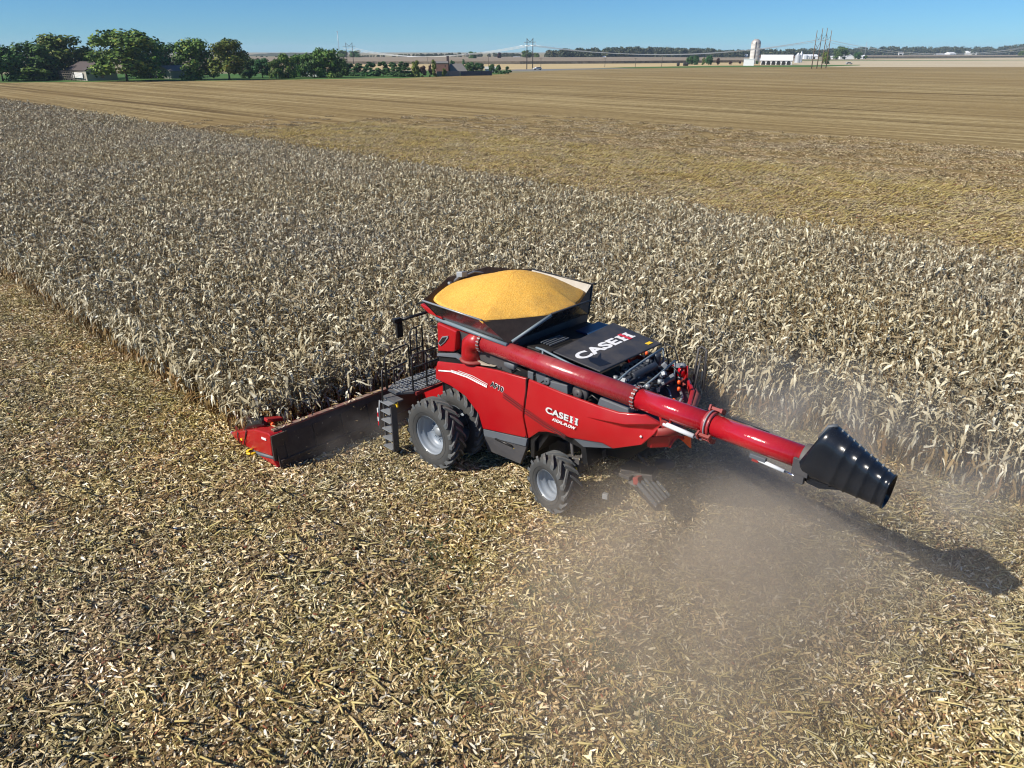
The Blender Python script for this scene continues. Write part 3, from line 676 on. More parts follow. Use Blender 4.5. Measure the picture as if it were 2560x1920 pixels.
# white gas tank and cars
def tank(px, by, ln_, label):
    p = at(px, by); t = thing('gas_tank', label, 'tank', (p.x, p.y, 0))
    MB().lathe([(0.05, -ln_ / 2), (0.5, -ln_ / 2 + 0.15), (0.62, -ln_ / 2 + 0.5), (0.62, ln_ / 2 - 0.5), (0.5, ln_ / 2 - 0.15), (0.05, ln_ / 2)], 14, 'X', (0, 0, 1.1)).obj('vessel', M['white_wall'], t)
    for s in (-1, 1): MB().box((s * ln_ * 0.28, 0, 0.3), (0.3, 0.9, 0.6)).obj('foot', M['concrete'], t)
tank(440, 195.2, 3.2, 'white horizontal gas tank in front of the small grey house')
def car(px, by, rz, m, label, sc=1.0):
    p = at(px, by); t = thing('parked_car' if 'parked' in label else 'car', label, 'car', (p.x, p.y, 0.02), rz); t.scale = (sc,) * 3
    MB().prism([(-2.2, 0.35), (2.2, 0.35), (2.25, 0.75), (1.3, 0.92), (0.6, 1.42), (-1.3, 1.45), (-2.15, 0.95)], -0.85, 0.85).obj('body', m, t, bevel=0.08)
    MB().prism([(-1.85, 0.96), (1.12, 0.96), (0.55, 1.36), (-1.25, 1.38)], -0.87, 0.87).obj('window', M['window_glass'], t)
    for x in (-1.35, 1.35):
        for y in (-0.8, 0.8): MB().lathe([(0.02, -0.1), (0.33, -0.1), (0.33, 0.1), (0.02, 0.1)], 14, 'Y', (x, y, 0.33)).obj('wheel', M['rubber'], t)
car(1343, 175.2, R(200), mat('white_car_paint', (0.6, 0.6, 0.6), 0.3), 'dark windowed white car on the road near the nearer pylon', 1.25)
car(2122, 160.8, R(4), mat('silver_car_paint', (0.35, 0.36, 0.36), 0.3), 'silver car passing along the pale field at right', 1.35)
for i, (px, by, lb) in enumerate([(1695, 165.2, 'dark round bale standing alone left of the roadside trees'), (1711, 164.8, 'left of the two dark round bales set close together'), (1717, 164.6, 'right of the two dark round bales set close together')]):
    p = at(px, by); MBb = MB().lathe([(0.02, -0.65), (0.85, -0.65), (0.9, -0.55), (0.9, 0.55), (0.85, 0.65), (0.02, 0.65)], 18, 'X', (0, 0, 0.9))
    o = MBb.obj('round_bale', mat('wrapped_bale', (0.03, 0.028, 0.025), 0.6), loc=(p.x, p.y, 0)); o.scale = (1.5,) * 3
    tag(o, lb, 'bale', 'round bales by the road')

# ------------------------------------------------------------------ power line
M['pole'] = mat('creosoted_pole', (0.045, 0.040, 0.042), 0.9)
M['pole_pale'] = mat('weathered_pole', (0.16, 0.12, 0.09), 0.9)
M['wire'] = mat('aluminium_wire', (0.62, 0.66, 0.68), 0.4, 0.3)
def h_frame(pa, pb, ytop, yarm, label):
    a, b = at(*pa), at(*pb); mid = (a + b) / 2; ang = math.atan2(b.y - a.y, b.x - a.x); sp = (b - a).length
    h = height_at(pa[0], ytop, a); ha = height_at(pa[0], yarm, a)
    t = thing('twin_pole_pylon', label, 'pylon', (mid.x, mid.y, 0), ang, 'twin pole pylons of the power line')
    k = h / 24
    for s in (-1, 1):
        MB().tube([(s * sp / 2, 0, 0), (s * sp / 2, 0, h)], [0.32 * k * 1.3, 0.22 * k * 1.3], 8).obj('pole', M['pole'], t)
        MB().tube([(s * sp / 2 * 1.15, 0, h * 1.0), (0, 0, ha)], 0.13 * k * 1.3, 6).obj('brace', M['pole'], t)
        MB().tube([(s * sp / 2, 0, ha * 0.62), (0, 0, ha * 0.72)], 0.12 * k * 1.3, 6).obj('brace', M['pole'], t)
    MB().box((0, 0, ha), (sp * 2.0, 0.35 * k, 0.35 * k)).obj('crossarm', M['pole'], t)
    for s in (-0.95, 0, 0.95): MB().tube([(s * sp, 0, ha), (s * sp, 0, ha - 2.2 * k)], 0.10 * k, 6).obj('insulator', M['wire'], t)
    return [Vector((mid.x, mid.y, 0)) + Vector((math.cos(ang), math.sin(ang), 0)) * (s * sp) + Vector((0, 0, ha - 2.2 * k)) for s in (-0.95, 0, 0.95)]
c1 = h_frame((1317, 173.2), (1331.5, 173.6), 96, 105.5, 'nearer twin pole pylon with V braces, right of the brick house')
c2 = h_frame((868.5, 160.5), (884, 160.8), 107, 115.5, 'farther twin pole pylon with V braces above the evergreen row')
poles = [(2028.6, 171.8, 2043, 76), (2041.6, 171.5, 2057.5, 70), (2053, 171.2, 2069, 70), (2064.5, 170.4, 2079.6, 76)]
bs = [at(a, b) for a, b, _, _ in poles]; mid = sum(bs, Vector()) / 4
t = thing('four_pole_pylon', 'tall bare four pole pylon with V strings right of the white barn', 'pylon', (mid.x, mid.y, 0))
tops = []
for (a, b, tx, ty), q in zip(poles, bs):
    h = height_at(tx, ty, q); tops.append(h)
    MB().tube([q - mid, q - mid + Vector((0, 0, h))], [0.36, 0.22], 8).obj('pole', M['pole_pale'], t)
for i in (0, 2):
    for za, zb in ((0.42, 0.66), (0.66, 0.42)):
        MB().tube([bs[i] - mid + Vector((0, 0, tops[i] * za)), bs[i + 1] - mid + Vector((0, 0, tops[i + 1] * zb))], 0.13, 6).obj('brace', M['pole_pale'], t)
c3 = []
for i in range(3):
    q0 = bs[i] + Vector((0, 0, tops[i] * 0.86)); q1 = bs[i + 1] + Vector((0, 0, tops[i + 1] * 0.86)); m_ = (q0 + q1) / 2 - Vector((0, 0, 3.0)); c3.append(m_)
    for q in (q0, q1): MB().tube([q - mid, m_ - mid], 0.08, 5).obj('insulator', M['pole'], t)
def wires(A, B, sag, label, r):
    t = thing('power_wires', label, 'power line', A[0]); 
    for a, b in zip(A, B):
        pts = [a.lerp(b, k / 30) - Vector((0, 0, sag * 4 * (k / 30) * (1 - k / 30))) - A[0] for k in range(31)]
        MB().tube(pts, r, 5).obj('wire', M['wire'], t)
wires(c3, [c1[2], c1[1], c1[0]], 7.5, 'three pale wires sagging between the four pole pylon and the nearer twin pole pylon', 0.11)
wires(c1, c2, 7.0, 'three wires between the two twin pole pylons', 0.13)
off = [c + (c - d) * 0.9 + Vector((0, 0, -6)) for c, d in zip(c3, [c1[2], c1[1], c1[0]])]
wires(c3, [Vector((o.x, o.y, c.z - 1)) for o, c in zip(off, c3)], 9.0, 'pale wires running off the right edge of the picture', 0.10)
def lattice(px, by, ty, wb, label):
    p = at(px, by); h = height_at(px, ty, p); w = size_at(p, wb)
    t = thing('radio_mast', label, 'mast', (p.x, p.y, 0)); mb = MB()
    for k in range(3):
        a = k * 2.094; mb.tube([(w * math.cos(a), w * math.sin(a), 0), (w * 0.35 * math.cos(a), w * 0.35 * math.sin(a), h)], 0.14, 4)
    n = 14
    for i in range(n):
        z0, z1 = h * i / n, h * (i + 1) / n; f0, f1 = 1 - 0.65 * i / n, 1 - 0.65 * (i + 1) / n
        for k in range(3):
            a, b = k * 2.094, (k + 1) * 2.094
            mb.tube([(w * f0 * math.cos(a), w * f0 * math.sin(a), z0), (w * f1 * math.cos(b), w * f1 * math.sin(b), z1)], 0.07, 3)
    mb.obj('lattice', M['bin_metal'], t); MB().box((0, 0, h), (w * 2.2, w * 2.2, 0.6)).obj('antenna_head', M['bin_metal'], t)
lattice(849, 147, 79, 1.6, 'tall lattice radio mast behind the middle clump of trees')
lattice(2161, 141, 105, 0.9, 'thin radio mast above the far wood at right')
for px, by, ty, lb in [(1352, 175, 145, 'roadside utility pole just right of the white car'), (1512, 168, 145, 'utility pole in the pale strip, left of three'), (1588, 168, 145, 'utility pole in the pale strip, middle of three'),
                       (1654, 166.5, 136, 'utility pole in the pale strip, right of three'), (1069, 160, 143, 'thin utility pole above the gardens'), (1221, 166, 138, 'utility pole behind the little white shed'), (2183, 148, 128, 'utility pole right of the white farm houses'), (2218, 146, 128, 'utility pole left of the white gantry')]:
    p = at(px, by); h = height_at(px, ty, p); t = thing('utility_pole', lb, 'utility pole', (p.x, p.y, 0), 0, 'utility poles along the far road')
    MB().tube([(0, 0, 0), (0, 0, h)], 0.17, 6).obj('pole', M['wood'], t); MB().box((0, 0, h * 0.93), (2.4, 0.15, 0.15)).obj('crossarm', M['wood'], t)
# ================================================================== CROP AND LITTER
def corn_plant(name, seed, leaves=16, seg=5):
    random.seed(seed); mb = MB(); H = random.uniform(2.05, 2.45)
    lean = Vector((random.uniform(-.12, .12), random.uniform(-.12, .12), 0))
    def sp(z): return Vector((lean.x * (z / H) ** 2, lean.y * (z / H) ** 2, z))
    mb.tube([sp(0), sp(H * .5), sp(H)], [0.015, 0.012, 0.004], 4, cap=False, mi=1)
    base_a = random.uniform(0, 6.28)
    for i in range(leaves):
        z = H * (0.22 + 0.76 * (i / (leaves - 1)) ** 0.8) + random.uniform(-.04, .04)
        a = base_a + (math.pi if i % 2 else 0) + random.uniform(-.7, .7)
        d = Vector((math.cos(a), math.sin(a), 0)); side = Vector((-d.y, d.x, 0))
        ln = random.uniform(0.40, 0.82) * (0.75 if i > leaves - 4 else 1.0); w = random.uniform(0.020, 0.047); low = 1 if i < 4 and random.random() < .8 else 0
        el = random.uniform(-0.2, 1.15) if i > 3 else random.uniform(-0.6, 0.5); droop = random.uniform(0.8, 3.4)
        p = sp(z); tw = random.uniform(-2.4, 2.4); vs = []
        for k in range(seg + 1):
            t = k / seg; ww = w * (0.55 + 0.9 * t) if t < 0.35 else w * (1.0 - (t - 0.35) / 0.65) ** 0.8 + 0.003
            e = max(el - droop * t + random.gauss(0, .38) * (k > 0), -1.8); dirv = d * math.cos(e) + Vector((0, 0, math.sin(e)))
            if k: p = p + dirv * ln / seg + side * random.uniform(-.02, .02)
            nrm = (-d * math.sin(e) + Vector((0, 0, math.cos(e)))); th = tw * t
            sv = side * math.cos(th) + nrm * math.sin(th)
            vs += [p - sv * ww, p + sv * ww]
        mb.add(vs, [(2 * k, 2 * k + 1, 2 * k + 3, 2 * k + 2) for k in range(seg)], False, low)
    for _ in range(random.choice((1, 1, 2))):                        # ear in its husk, hanging
        a = random.uniform(0, 6.28); z = H * random.uniform(.40, .52); d = Vector((math.cos(a), math.sin(a), 0)); p = sp(z)
        mb.tube([p, p + d * .06 + Vector((0, 0, .02)), p + d * .13 - Vector((0, 0, .05)), p + d * .16 - Vector((0, 0, .20)), p + d * .15 - Vector((0, 0, .27))], [.012, .022, .033, .026, .008], 5, cap=False, mi=0)
    for _ in range(4):                                              # broken tassel
        a = random.uniform(0, 6.28); d = Vector((math.cos(a), math.sin(a), 0)) * random.uniform(.05, .13)
        q = sp(H) + Vector((0, 0, -.02)); n = Vector((-d.y, d.x, 0)).normalized() * .006
        mb.add([q - n, q + n, q + d + Vector((0, 0, .16))], [(0, 1, 2)], False, 1)
    return mb.mesh(name, [M['corn'], M['stalk']], recalc=False)
corn_coll = variant_collection('corn_plant', [corn_plant('corn_plant', 400 + i) for i in range(9)])
P, Rr, S, I = [], [], [], []
row = 0.762
ys = [6.1 - 0.38 - row * k for k in range(44)]                     # rows from the left edge to the far field
for y in ys:
    if y > -6.3: xs = np.arange(4.15, 215, 0.14)
    else: xs = np.arange(-18, 215, 0.14)
    if y < -12: xs = xs[xs > -16]
    xs = xs + rng.normal(0, 0.035, len(xs)); keep = rng.random(len(xs)) > 0.05
    far = xs > 95; keep &= ~(far & (rng.random(len(xs)) > 0.6)); xs = xs[keep]
    yy = y + rng.normal(0, 0.06, len(xs)); x, w_ = local_np(xs, yy)
    for a, b, xl in zip(x, w_, xs):
        s = rng.normal(1.0, 0.055) * (1.0 if xl < 95 else 1.12); P.append((a, b, 0.0)); S.append((s * (1 if xl < 95 else 1.25), s * (1 if xl < 95 else 1.25), s))
        Rr.append((rng.normal(0, .07), rng.normal(0, .07), rng.uniform(0, 6.28))); I.append(rng.integers(0, 9))
scatter('standing_corn', P, Rr, S, I, corn_coll, 'block of ripe dry standing corn, grey tan leaves, ahead of and beyond the harvester')

def litter_patch(name, seed, n, rad, big=1.0, straw=0.25, thick=0.15):
    random.seed(seed); mb = MB()
    for _ in range(n):
        r = rad * math.sqrt(random.random()); a = random.uniform(0, 6.28); z = random.uniform(0.0, thick) * random.uniform(0.3, 1)
        c = Vector((r * math.cos(a), r * math.sin(a), z + 0.012)); h = random.gauss(0.0, 0.9); el = random.gauss(0, 0.30)
        d = Vector((math.cos(h) * math.cos(el), math.sin(h) * math.cos(el), math.sin(el))); u = random.random()
        if u < straw:                                               # piece of stalk
            l = random.uniform(.10, .36) * big; rr = random.uniform(.006, .013) * big
            mb.tube([c - d * l / 2, c + d * l / 2], rr, 4, cap=True, mi=1, smooth=False)
        elif u < straw + 0.015:                                      # cob
            l = random.uniform(.06, .14) * big; mb.tube([c - d * l / 2, c, c + d * l / 2], [.012 * big, .016 * big, .010 * big], 5, mi=2)
        else:                                                        # husk or leaf, a curled ribbon
            l = random.uniform(.06, .24) * big; w = random.uniform(.009, .028) * big; s = Vector((-math.sin(h), math.cos(h), random.gauss(0, .5))).normalized()
            up = d.cross(s).normalized(); up = up if up.z > 0 else -up; k = random.uniform(-.3, .5)
            vs = []
            for t in (-.5, -.17, .17, .5):
                q = c + d * l * t + up * (k * l * (0.25 - t * t)) ; ww = w * (1.0 if abs(t) < .3 else random.uniform(.2, .6))
                vs += [q - s * ww, q + s * ww]
            mb.add(vs, [(0, 1, 3, 2), (2, 3, 5, 4), (4, 5, 7, 6)], False, 0)
    return mb.mesh(name, [M['husk'], M['straw'], M['cob']], recalc=False)
near_coll = variant_collection('litter_patch', [litter_patch('litter_patch', 500 + i, 340, 0.62, 0.86) for i in range(8)])
fine_coll = variant_collection('fine_litter_patch', [litter_patch('fine_litter_patch', 540 + i, 240, 0.62, 0.8, 0.35, 0.11) for i in range(6)])
far_litter = variant_collection('coarse_litter_patch', [litter_patch('coarse_litter_patch', 560 + i, 150, 0.95, 1.35, 0.3, 0.14) for i in range(6)])
for o_ in far_litter.objects: o_.data.materials[0] = M['husk_far']; o_.data.materials[1] = M['husk_far']
def in_view(wx, wy, margin=2.5):
    d = wy * math.cos(PITCH) + CAM_H * math.sin(PITCH)
    return (wy > 6.5) & (np.abs(wx) < (1280 / FPX) * d + margin)
def lay(name, region, step, coll, nv, label, zc, scale=1.0, limit=None):
    x0, x1, y0, y1 = region
    gx, gy = np.meshgrid(np.arange(x0, x1, step), np.arange(y0, y1, step)); gx = gx.ravel() + rng.uniform(-.5, .5, gx.size) * step; gy = gy.ravel() + rng.uniform(-.5, .5, gy.size) * step
    wx, wy = local_np(gx, gy); k = in_view(wx, wy)
    if limit: k &= limit(gx, gy, wx, wy)
    wx, wy = wx[k], wy[k]; n = len(wx)
    P = np.stack([wx, wy, np.full(n, zc) + rng.uniform(-.01, .02, n)], 1)
    # pieces lie mostly across the rows, blown by the wind of the machine
    Rr = np.stack([rng.normal(0, .03, n), rng.normal(0, .03, n), HEAD + math.pi / 2 * 1.25 + rng.normal(0, 0.65, n) + rng.integers(0, 2, n) * math.pi], 1)
    s = scale * rng.uniform(.85, 1.2, n); S = np.stack([s, s, s], 1)
    return scatter(name, P, Rr, S, rng.integers(0, nv, n), coll, label)
lay('corn_litter', (-22, 60, 6.0, 24), 0.50, near_coll, 8, 'chopped husks, leaves and stalk pieces covering the harvested ground at left', 0.012)
lay('corn_litter', (-24, 4.0, -8.4, 6.3), 0.50, fine_coll, 6, 'finer dusty chopped litter on the strip just harvested behind the machine', 0.012)
lay('corn_litter', (-20, 150, -95, -26.8), 1.05, far_litter, 6, 'coarse litter on the harvested field beyond the standing corn', 0.012, 1.15, lambda gx, gy, wx, wy: rng.random(gx.size) < np.clip((150 - np.hypot(wx, wy)) / 110, 0, 1) * (1 - .75 * ((np.abs(gy + 48.8) < 1.2) | (np.abs(gy + 56.3) < 1.6) | (np.abs(gy + 59.8) < 1.2) | (np.abs(gy + 70.8) < 1.1))))
lay('corn_litter', (4.0, 60, -6.3, 6.3), 1.3, fine_coll, 6, 'fallen leaves lying under the standing corn', 0.012, 1.3, lambda gx, gy, wx, wy: gx < 14)
lay('corn_litter', (-24, 8, -25.5, -8.0), 1.3, fine_coll, 6, 'fallen leaves lying under the standing corn at right', 0.012, 1.3, lambda gx, gy, wx, wy: gy > -12)
# cut stalks standing in their rows
def stub(name, seed):
    random.seed(seed); mb = MB(); h = random.uniform(.12, .28); l = random.uniform(.06, .55)
    mb.tube([(0, 0, 0), (l * .4, random.uniform(-.02, .02), h * .55), (l, random.uniform(-.04, .04), h)], [.017, .016, .014], 5, mi=0)
    for _ in range(random.choice((0, 1, 2))):
        a = random.gauss(0, 1.2); q = Vector((l * .5, 0, h * .6)); d = Vector((math.cos(a), math.sin(a), -.3)) * random.uniform(.08, .22); s = Vector((-math.sin(a), math.cos(a), 0)) * .014
        mb.add([q - s, q + s, q + d * .6 + s + Vector((0, 0, .03)), q + d * .6 - s + Vector((0, 0, .03)), q + d], [(0, 1, 2, 3), (3, 2, 4)], False, 0)
    return mb.mesh(name, [M['straw']], recalc=False)
stub_coll = variant_collection('stalk_stub', [stub('stalk_stub', 600 + i) for i in range(8)])
P, Rr, S, I = [], [], [], []
yrows = [6.1 + .38 + row * k for k in range(24)] + [y for y in ys if y > -6.4] + [-28.2 - row * k for k in range(46)]
for y in yrows:
    if y > 6.1: xs = np.arange(-22, 70, .16)
    elif y > -6.4: xs = np.arange(-22, 2.8, .16)
    else: xs = np.arange(-20, 95, .19)
    xs = xs + rng.normal(0, .04, len(xs)); xs = xs[rng.random(len(xs)) > (.12 if y > 6.1 else .45 if y > -6.4 else .35)]; yy = y + rng.normal(0, .025, len(xs))
    wx, wy = local_np(xs, yy); k = in_view(wx, wy)
    for a, b in zip(wx[k], wy[k]):
        big = 1.2 if y > 6.1 else (1.0 if y > -6.4 else 1.35)
        s = rng.uniform(.8, 1.25) * big; P.append((a, b, 0)); S.append((s, s, s)); I.append(rng.integers(0, 8))
        Rr.append((rng.normal(0, .22), rng.normal(0, .2) , HEAD + math.pi + rng.normal(0, .35)))
scatter('stalk_stubble', P, Rr, S, I, stub_coll, 'cut corn stalks left standing in rows across the harvested ground')
# sparse green weeds
def weed(name, seed):
    random.seed(seed); mb = MB()
    for _ in range(26):
        a = random.uniform(0, 6.28); r = random.uniform(0, .16); c = Vector((r * math.cos(a), r * math.sin(a), .03)); h = random.uniform(0, 6.28)
        d = Vector((math.cos(h), math.sin(h), random.uniform(.3, 1.4))).normalized() * random.uniform(.05, .13); s = Vector((-math.sin(h), math.cos(h), 0)) * .008
        mb.add([c - s, c + s, c + d], [(0, 1, 2)])
    return mb.mesh(name, M['weed'], recalc=False)
weed_coll = variant_collection('weed', [weed('weed', 650 + i) for i in range(4)])
P, Rr, S, I = [], [], [], []
for cx, cy in [(1080, 1420), (1120, 1600), (1390, 1480), (1500, 1640), (1080, 1350), (1700, 1850), (1330, 1700), (230, 820), (900, 1500), (1060, 1500), (1180, 1720), (1560, 1760)]:
    c = at(cx, cy)
    for _ in range(34):
        P.append((c.x + rng.normal(0, .5), c.y + rng.normal(0, .35), .05)); Rr.append((0, 0, rng.uniform(0, 6.28))); s = rng.uniform(.7, 1.4); S.append((s, s, s)); I.append(rng.integers(0, 4))
scatter('weeds', P, Rr, S, I, weed_coll, 'sparse green weeds showing through the litter')
# ================================================================== THE COMBINE HARVESTER
CH = thing('combine_harvester', 'big red combine harvester with heaped grain tank and long unloading auger, cutting the corn', 'combine harvester', ORG, HEAD)
def V(*a): return Vector(a)
# --- side panels (left, mirrored right)
Fv = [(.97, 1.74, 2.72), (-.36, 1.72, 2.99), (-1.44, 1.70, 3.14), (-2.53, 1.70, 3.23), (-2.51, 1.79, 2.62), (-2.51, 1.84, 2.21), (-2.59, 1.75, 1.55),
      (1.00, 1.80, 2.48), (-.04, 1.86, 2.52), (-.80, 1.86, 2.17), (-1.07, 1.79, 1.27), (1.02, 1.80, 2.18), (.34, 1.83, 2.18), (-.26, 1.83, 2.06), (-.78, 1.80, 1.65), (-.92, 1.77, 1.22), (-1.40, 1.87, 2.52)]
Ff = [(0, 7, 8, 1), (1, 8, 9, 16, 2), (2, 16, 5, 4, 3), (16, 9, 10, 6, 5), (7, 11, 12, 8), (8, 12, 13, 9), (9, 13, 14, 10), (10, 14, 15)]
Rv = [(-2.58, 1.70, 3.23), (-3.71, 1.72, 3.22), (-4.83, 1.72, 3.24), (-5.42, 1.71, 3.27), (-6.10, 1.60, 3.40), (-2.56, 1.84, 2.21), (-2.64, 1.75, 1.55), (-3.10, 1.83, 2.02), (-3.02, 1.77, 1.90),
      (-3.46, 1.79, 2.06), (-4.13, 1.78, 2.14), (-5.02, 1.76, 2.34), (-5.33, 1.72, 2.28), (-6.06, 1.60, 2.62), (-6.30, 1.50, 2.95), (-6.42, 1.42, 3.22), (-4.70, 1.85, 2.93), (-5.65, 1.76, 3.05), (-6.24, 1.56, 3.20),
      (-5.55, 1.66, 2.93), (-6.22, 1.47, 3.02), (-4.5, 1.86, 2.62), (-5.6, 1.72, 2.60)]
Rf = [(0, 5, 7, 21, 16, 2, 1), (5, 6, 8, 7), (7, 8, 9), (7, 9, 10, 21), (2, 16, 17, 3), (3, 17, 18, 4), (16, 19, 20, 18, 17), (16, 21, 22, 19), (19, 22, 13, 14, 20), (21, 10, 11, 22), (22, 11, 12, 13), (18, 20, 15), (20, 14, 15), (4, 18, 15)]
def soften(o, a=30):
    o.data.polygons.foreach_set('use_smooth', [True] * len(o.data.polygons)); o.data.set_sharp_from_angle(angle=R(a)); return o
def rx(x, s): return x if s > 0 or x > -4.6 else -4.6 + (x + 4.6) * .42
for s in (1, -1):
    f = [(x, s * y, z) for x, y, z in Fv]; r = [(rx(x, s), s * y, z) for x, y, z in Rv]
    soften(MB().shell(f, Ff, (0, -s * .07, 0)).obj('front_side_panel', M['red'], CH, bevel=.018))
    soften(MB().shell(r, Rf, (0, -s * .07, 0)).obj('rear_side_panel', M['red'], CH, bevel=.018))
    MB().shell([(x, s * y, z) for x, y, z in [(-.92, 1.74, 1.22), (-2.58, 1.74, 1.52), (-2.55, 1.72, 1.25), (-2.32, 1.72, .64), (-1.04, 1.72, .56), (-.94, 1.78, 1.0)]], [(0, 1, 2, 5), (5, 2, 3, 4)], (0, -s * .1, 0)).obj('lower_grey_panel', M['dkgrey'], CH, bevel=.012)
    MB().shell([(x, s * y, z) for x, y, z in [(-.92, 1.76, 1.21), (-2.6, 1.76, 1.53), (-2.57, 1.78, 1.30), (-.97, 1.78, 1.02)]], [(0, 1, 2, 3)], (0, -s * .06, 0)).obj('grey_sill', M['grey'], CH, bevel=.01)
    MB().shell([(x, s * y, z) for x, y, z in [(-4.10, 1.755, 2.15), (-5.02, 1.74, 2.35), (-5.30, 1.70, 2.27), (-4.46, 1.72, 1.99)]], [(0, 1, 2, 3)], (0, -s * .06, 0)).obj('grey_valance', M['grey'], CH, bevel=.01)
    MB().tube([(-1.45, s * 1.80, 1.12), (-2.05, s * 1.80, 1.13)], .028, 6).obj('panel_handle', M['black'], CH)
    # rear light
    MB().lathe([(.0, -.01), (.028, -.01), (.028, .015), (.0, .02)], 12, 'Y', (rx(-6.02, s), s * 1.60, 2.82)).obj('rear_lamp', M['white'], CH)
# grey chevron and inset dark band between tower and panel
MB().shell([(.96, 1.74, 2.98), (.17, 1.74, 3.19), (.02, 1.74, 3.17), (-.39, 1.73, 3.03), (-.2, 1.75, 3.0), (.15, 1.76, 3.07), (.96, 1.77, 2.90)], [(0, 1, 2, 3, 4, 5, 6)], (0, -.08, 0)).obj('chevron_trim', M['grey'], CH, bevel=.01)
MB().box((.3, 1.62, 2.88), (1.3, .16, .4)).obj('inset_band', M['black'], CH)
# side panel creases, seams
MB().box((-2.545, 1.70, 2.4), (.03, .12, 1.7)).obj('panel_gap', M['black'], CH)
# --- core body, dark inner bulk
mb = MB()
mb.prism([(1.0, 1.5), (1.0, 3.0), (.2, 3.2), (-2.0, 3.1), (-3.0, 2.95), (-4.9, 2.9), (-4.9, 2.1), (-3.2, 1.8), (-2.8, 1.15), (-1.0, 1.15), (-.9, 1.8)], -1.56, 1.56)
mb.obj('core_body', M['black'], CH)
MB().prism([(-4.7, 1.6), (-4.7, 2.6), (-5.9, 2.6), (-6.0, 2.35), (-5.3, 1.7)], -1.1, 1.1).obj('straw_hood', M['black'], CH, bevel=.02)  # black here puts the shade under the tail into the colour
MB().box((-1.3, 0, .95), (3.6, 1.5, .5)).obj('chassis', M['dkgrey'], CH, bevel=.02)
# rear deck and rounded red tail
MB().shell([(-4.7, 1.5, 2.9), (-6.3, 1.4, 2.9), (-6.45, .5, 2.9), (-5.85, -.95, 2.9), (-5.3, -1.5, 2.9), (-4.7, -1.5, 2.9)], [(0, 1, 2, 3, 4, 5)], (0, 0, -.06)).obj('rear_deck', M['deck'], CH)
ring = [(-6.30, 1.46), (-6.58, 1.12), (-6.50, .5), (-6.22, -.2), (-5.85, -.95), (-5.35, -1.5)]
for za, zb, ins, nm in ((2.86, 3.10, .0, 'tail_bumper'), (2.50, 2.84, .12, 'tail_panel')):
    vs = []; fs = []
    for i, (x, y) in enumerate(ring):
        k = ins / 1.5; vs += [(x + ins, y * (1 - k * .4), za), (x + ins * .6, y, zb)]
    for i in range(len(ring) - 1): fs.append((2 * i, 2 * i + 2, 2 * i + 3, 2 * i + 1))
    MB().shell(vs, fs, (.12, 0, 0)).obj(nm, M['red'], CH, bevel=.03)
MB().tube([(-6.30, 1.42, 3.0), (-6.58, 1.08, 2.98), (-6.50, .5, 2.96), (-6.22, -.2, 2.95), (-5.90, -.95, 2.93), (-5.5, -1.35, 2.92), (-5.1, -1.5, 2.91)], .12, 12).obj('tail_rail', M['dust_red'], CH)
for s in (1, -1):
    MB().tube([(-6.35, .75 + s * .4, 2.92), (-6.45, .75 - s * .3, 2.5)], .05, 6).obj('tail_brace', M['red'], CH)
MB().shell([(-6.35, .55, 2.55), (-6.60, .40, 2.6), (-6.62, .36, 2.25)], [(0, 1, 2)], (0, -.05, 0)).obj('marker_flap', M['orange'], CH)
# --- front left housing ("tower") with vent
MB().shell([(.92, 1.76, 3.05), (.90, 1.76, 3.93), (.08, 1.76, 3.88), (.18, 1.76, 3.28), (.25, 1.76, 3.22)], [(0, 1, 2, 3, 4)], (0, -.42, 0)).obj('intake_housing', M['red'], CH, bevel=.04)
MB().shell([(.86, 1.79, 3.32), (.66, 1.79, 3.58), (.42, 1.79, 3.66), (.42, 1.79, 3.60), (.56, 1.79, 3.44), (.76, 1.79, 3.27)], [(0, 1, 2, 3, 4, 5)], (0, -.05, 0)).obj('vent_frame', M['steel'], CH)
MB().shell([(.82, 1.80, 3.345), (.64, 1.80, 3.555), (.46, 1.80, 3.62), (.57, 1.80, 3.46), (.75, 1.80, 3.31)], [(0, 1, 2, 3, 4)], (0, -.05, 0)).obj('vent_grille', M['black'], CH)
MB().box((.45, 1.2, 3.4), (.9, .7, .9)).obj('housing_core', M['black'], CH)
MB().box((-.5, 1.48, 3.90), (2.7, .36, .07)).obj('tank_side_ledge', M['red'], CH, bevel=.015)
# --- cab
cab = MB(); cab.prism([(.95, 1.95), (1.55, 1.95), (1.72, 2.6), (1.66, 3.72), (.95, 3.72)], -.85, .85).obj('cab_glass', M['glass'], CH, bevel=.04)
MB().prism([(.9, 3.73), (2.0, 3.78), (2.08, 3.86), (1.95, 3.98), (.9, 4.0)], -1.0, 1.0).obj('cab_roof', M['red'], CH, bevel=.05)
MB().box((1.35, 0, 1.85), (1.0, 1.7, .18)).obj('cab_floor', M['dkgrey'], CH)
for s in (1, -1):
    MB().tube([(1.70, s * .88, 3.74), (1.76, s * .88, 2.6), (1.58, s * .88, 1.95)], .045, 6).obj('cab_post', mat('green_black_post', (.02, .04, .03), .3), CH)
    MB().tube([(1.0, s * .88, 3.74), (1.0, s * .88, 1.95)], .05, 6).obj('cab_post', M['black'], CH)
    MB().tube([(1.95, s * .95, 3.86), (2.40, s * 1.5, 3.68), (2.50, s * 1.85, 3.62)], .045, 8).obj('mirror_arm', M['black'], CH)
    mr = MB().box((2.5, s * 1.88, 3.35), (.09, .22, .5)).obj('mirror', M['black'], CH, bevel=.02)
    MB().box((2.5, s * 1.95, 3.66), (.14, .28, .12)).obj('work_light', M['black'], CH, bevel=.02)
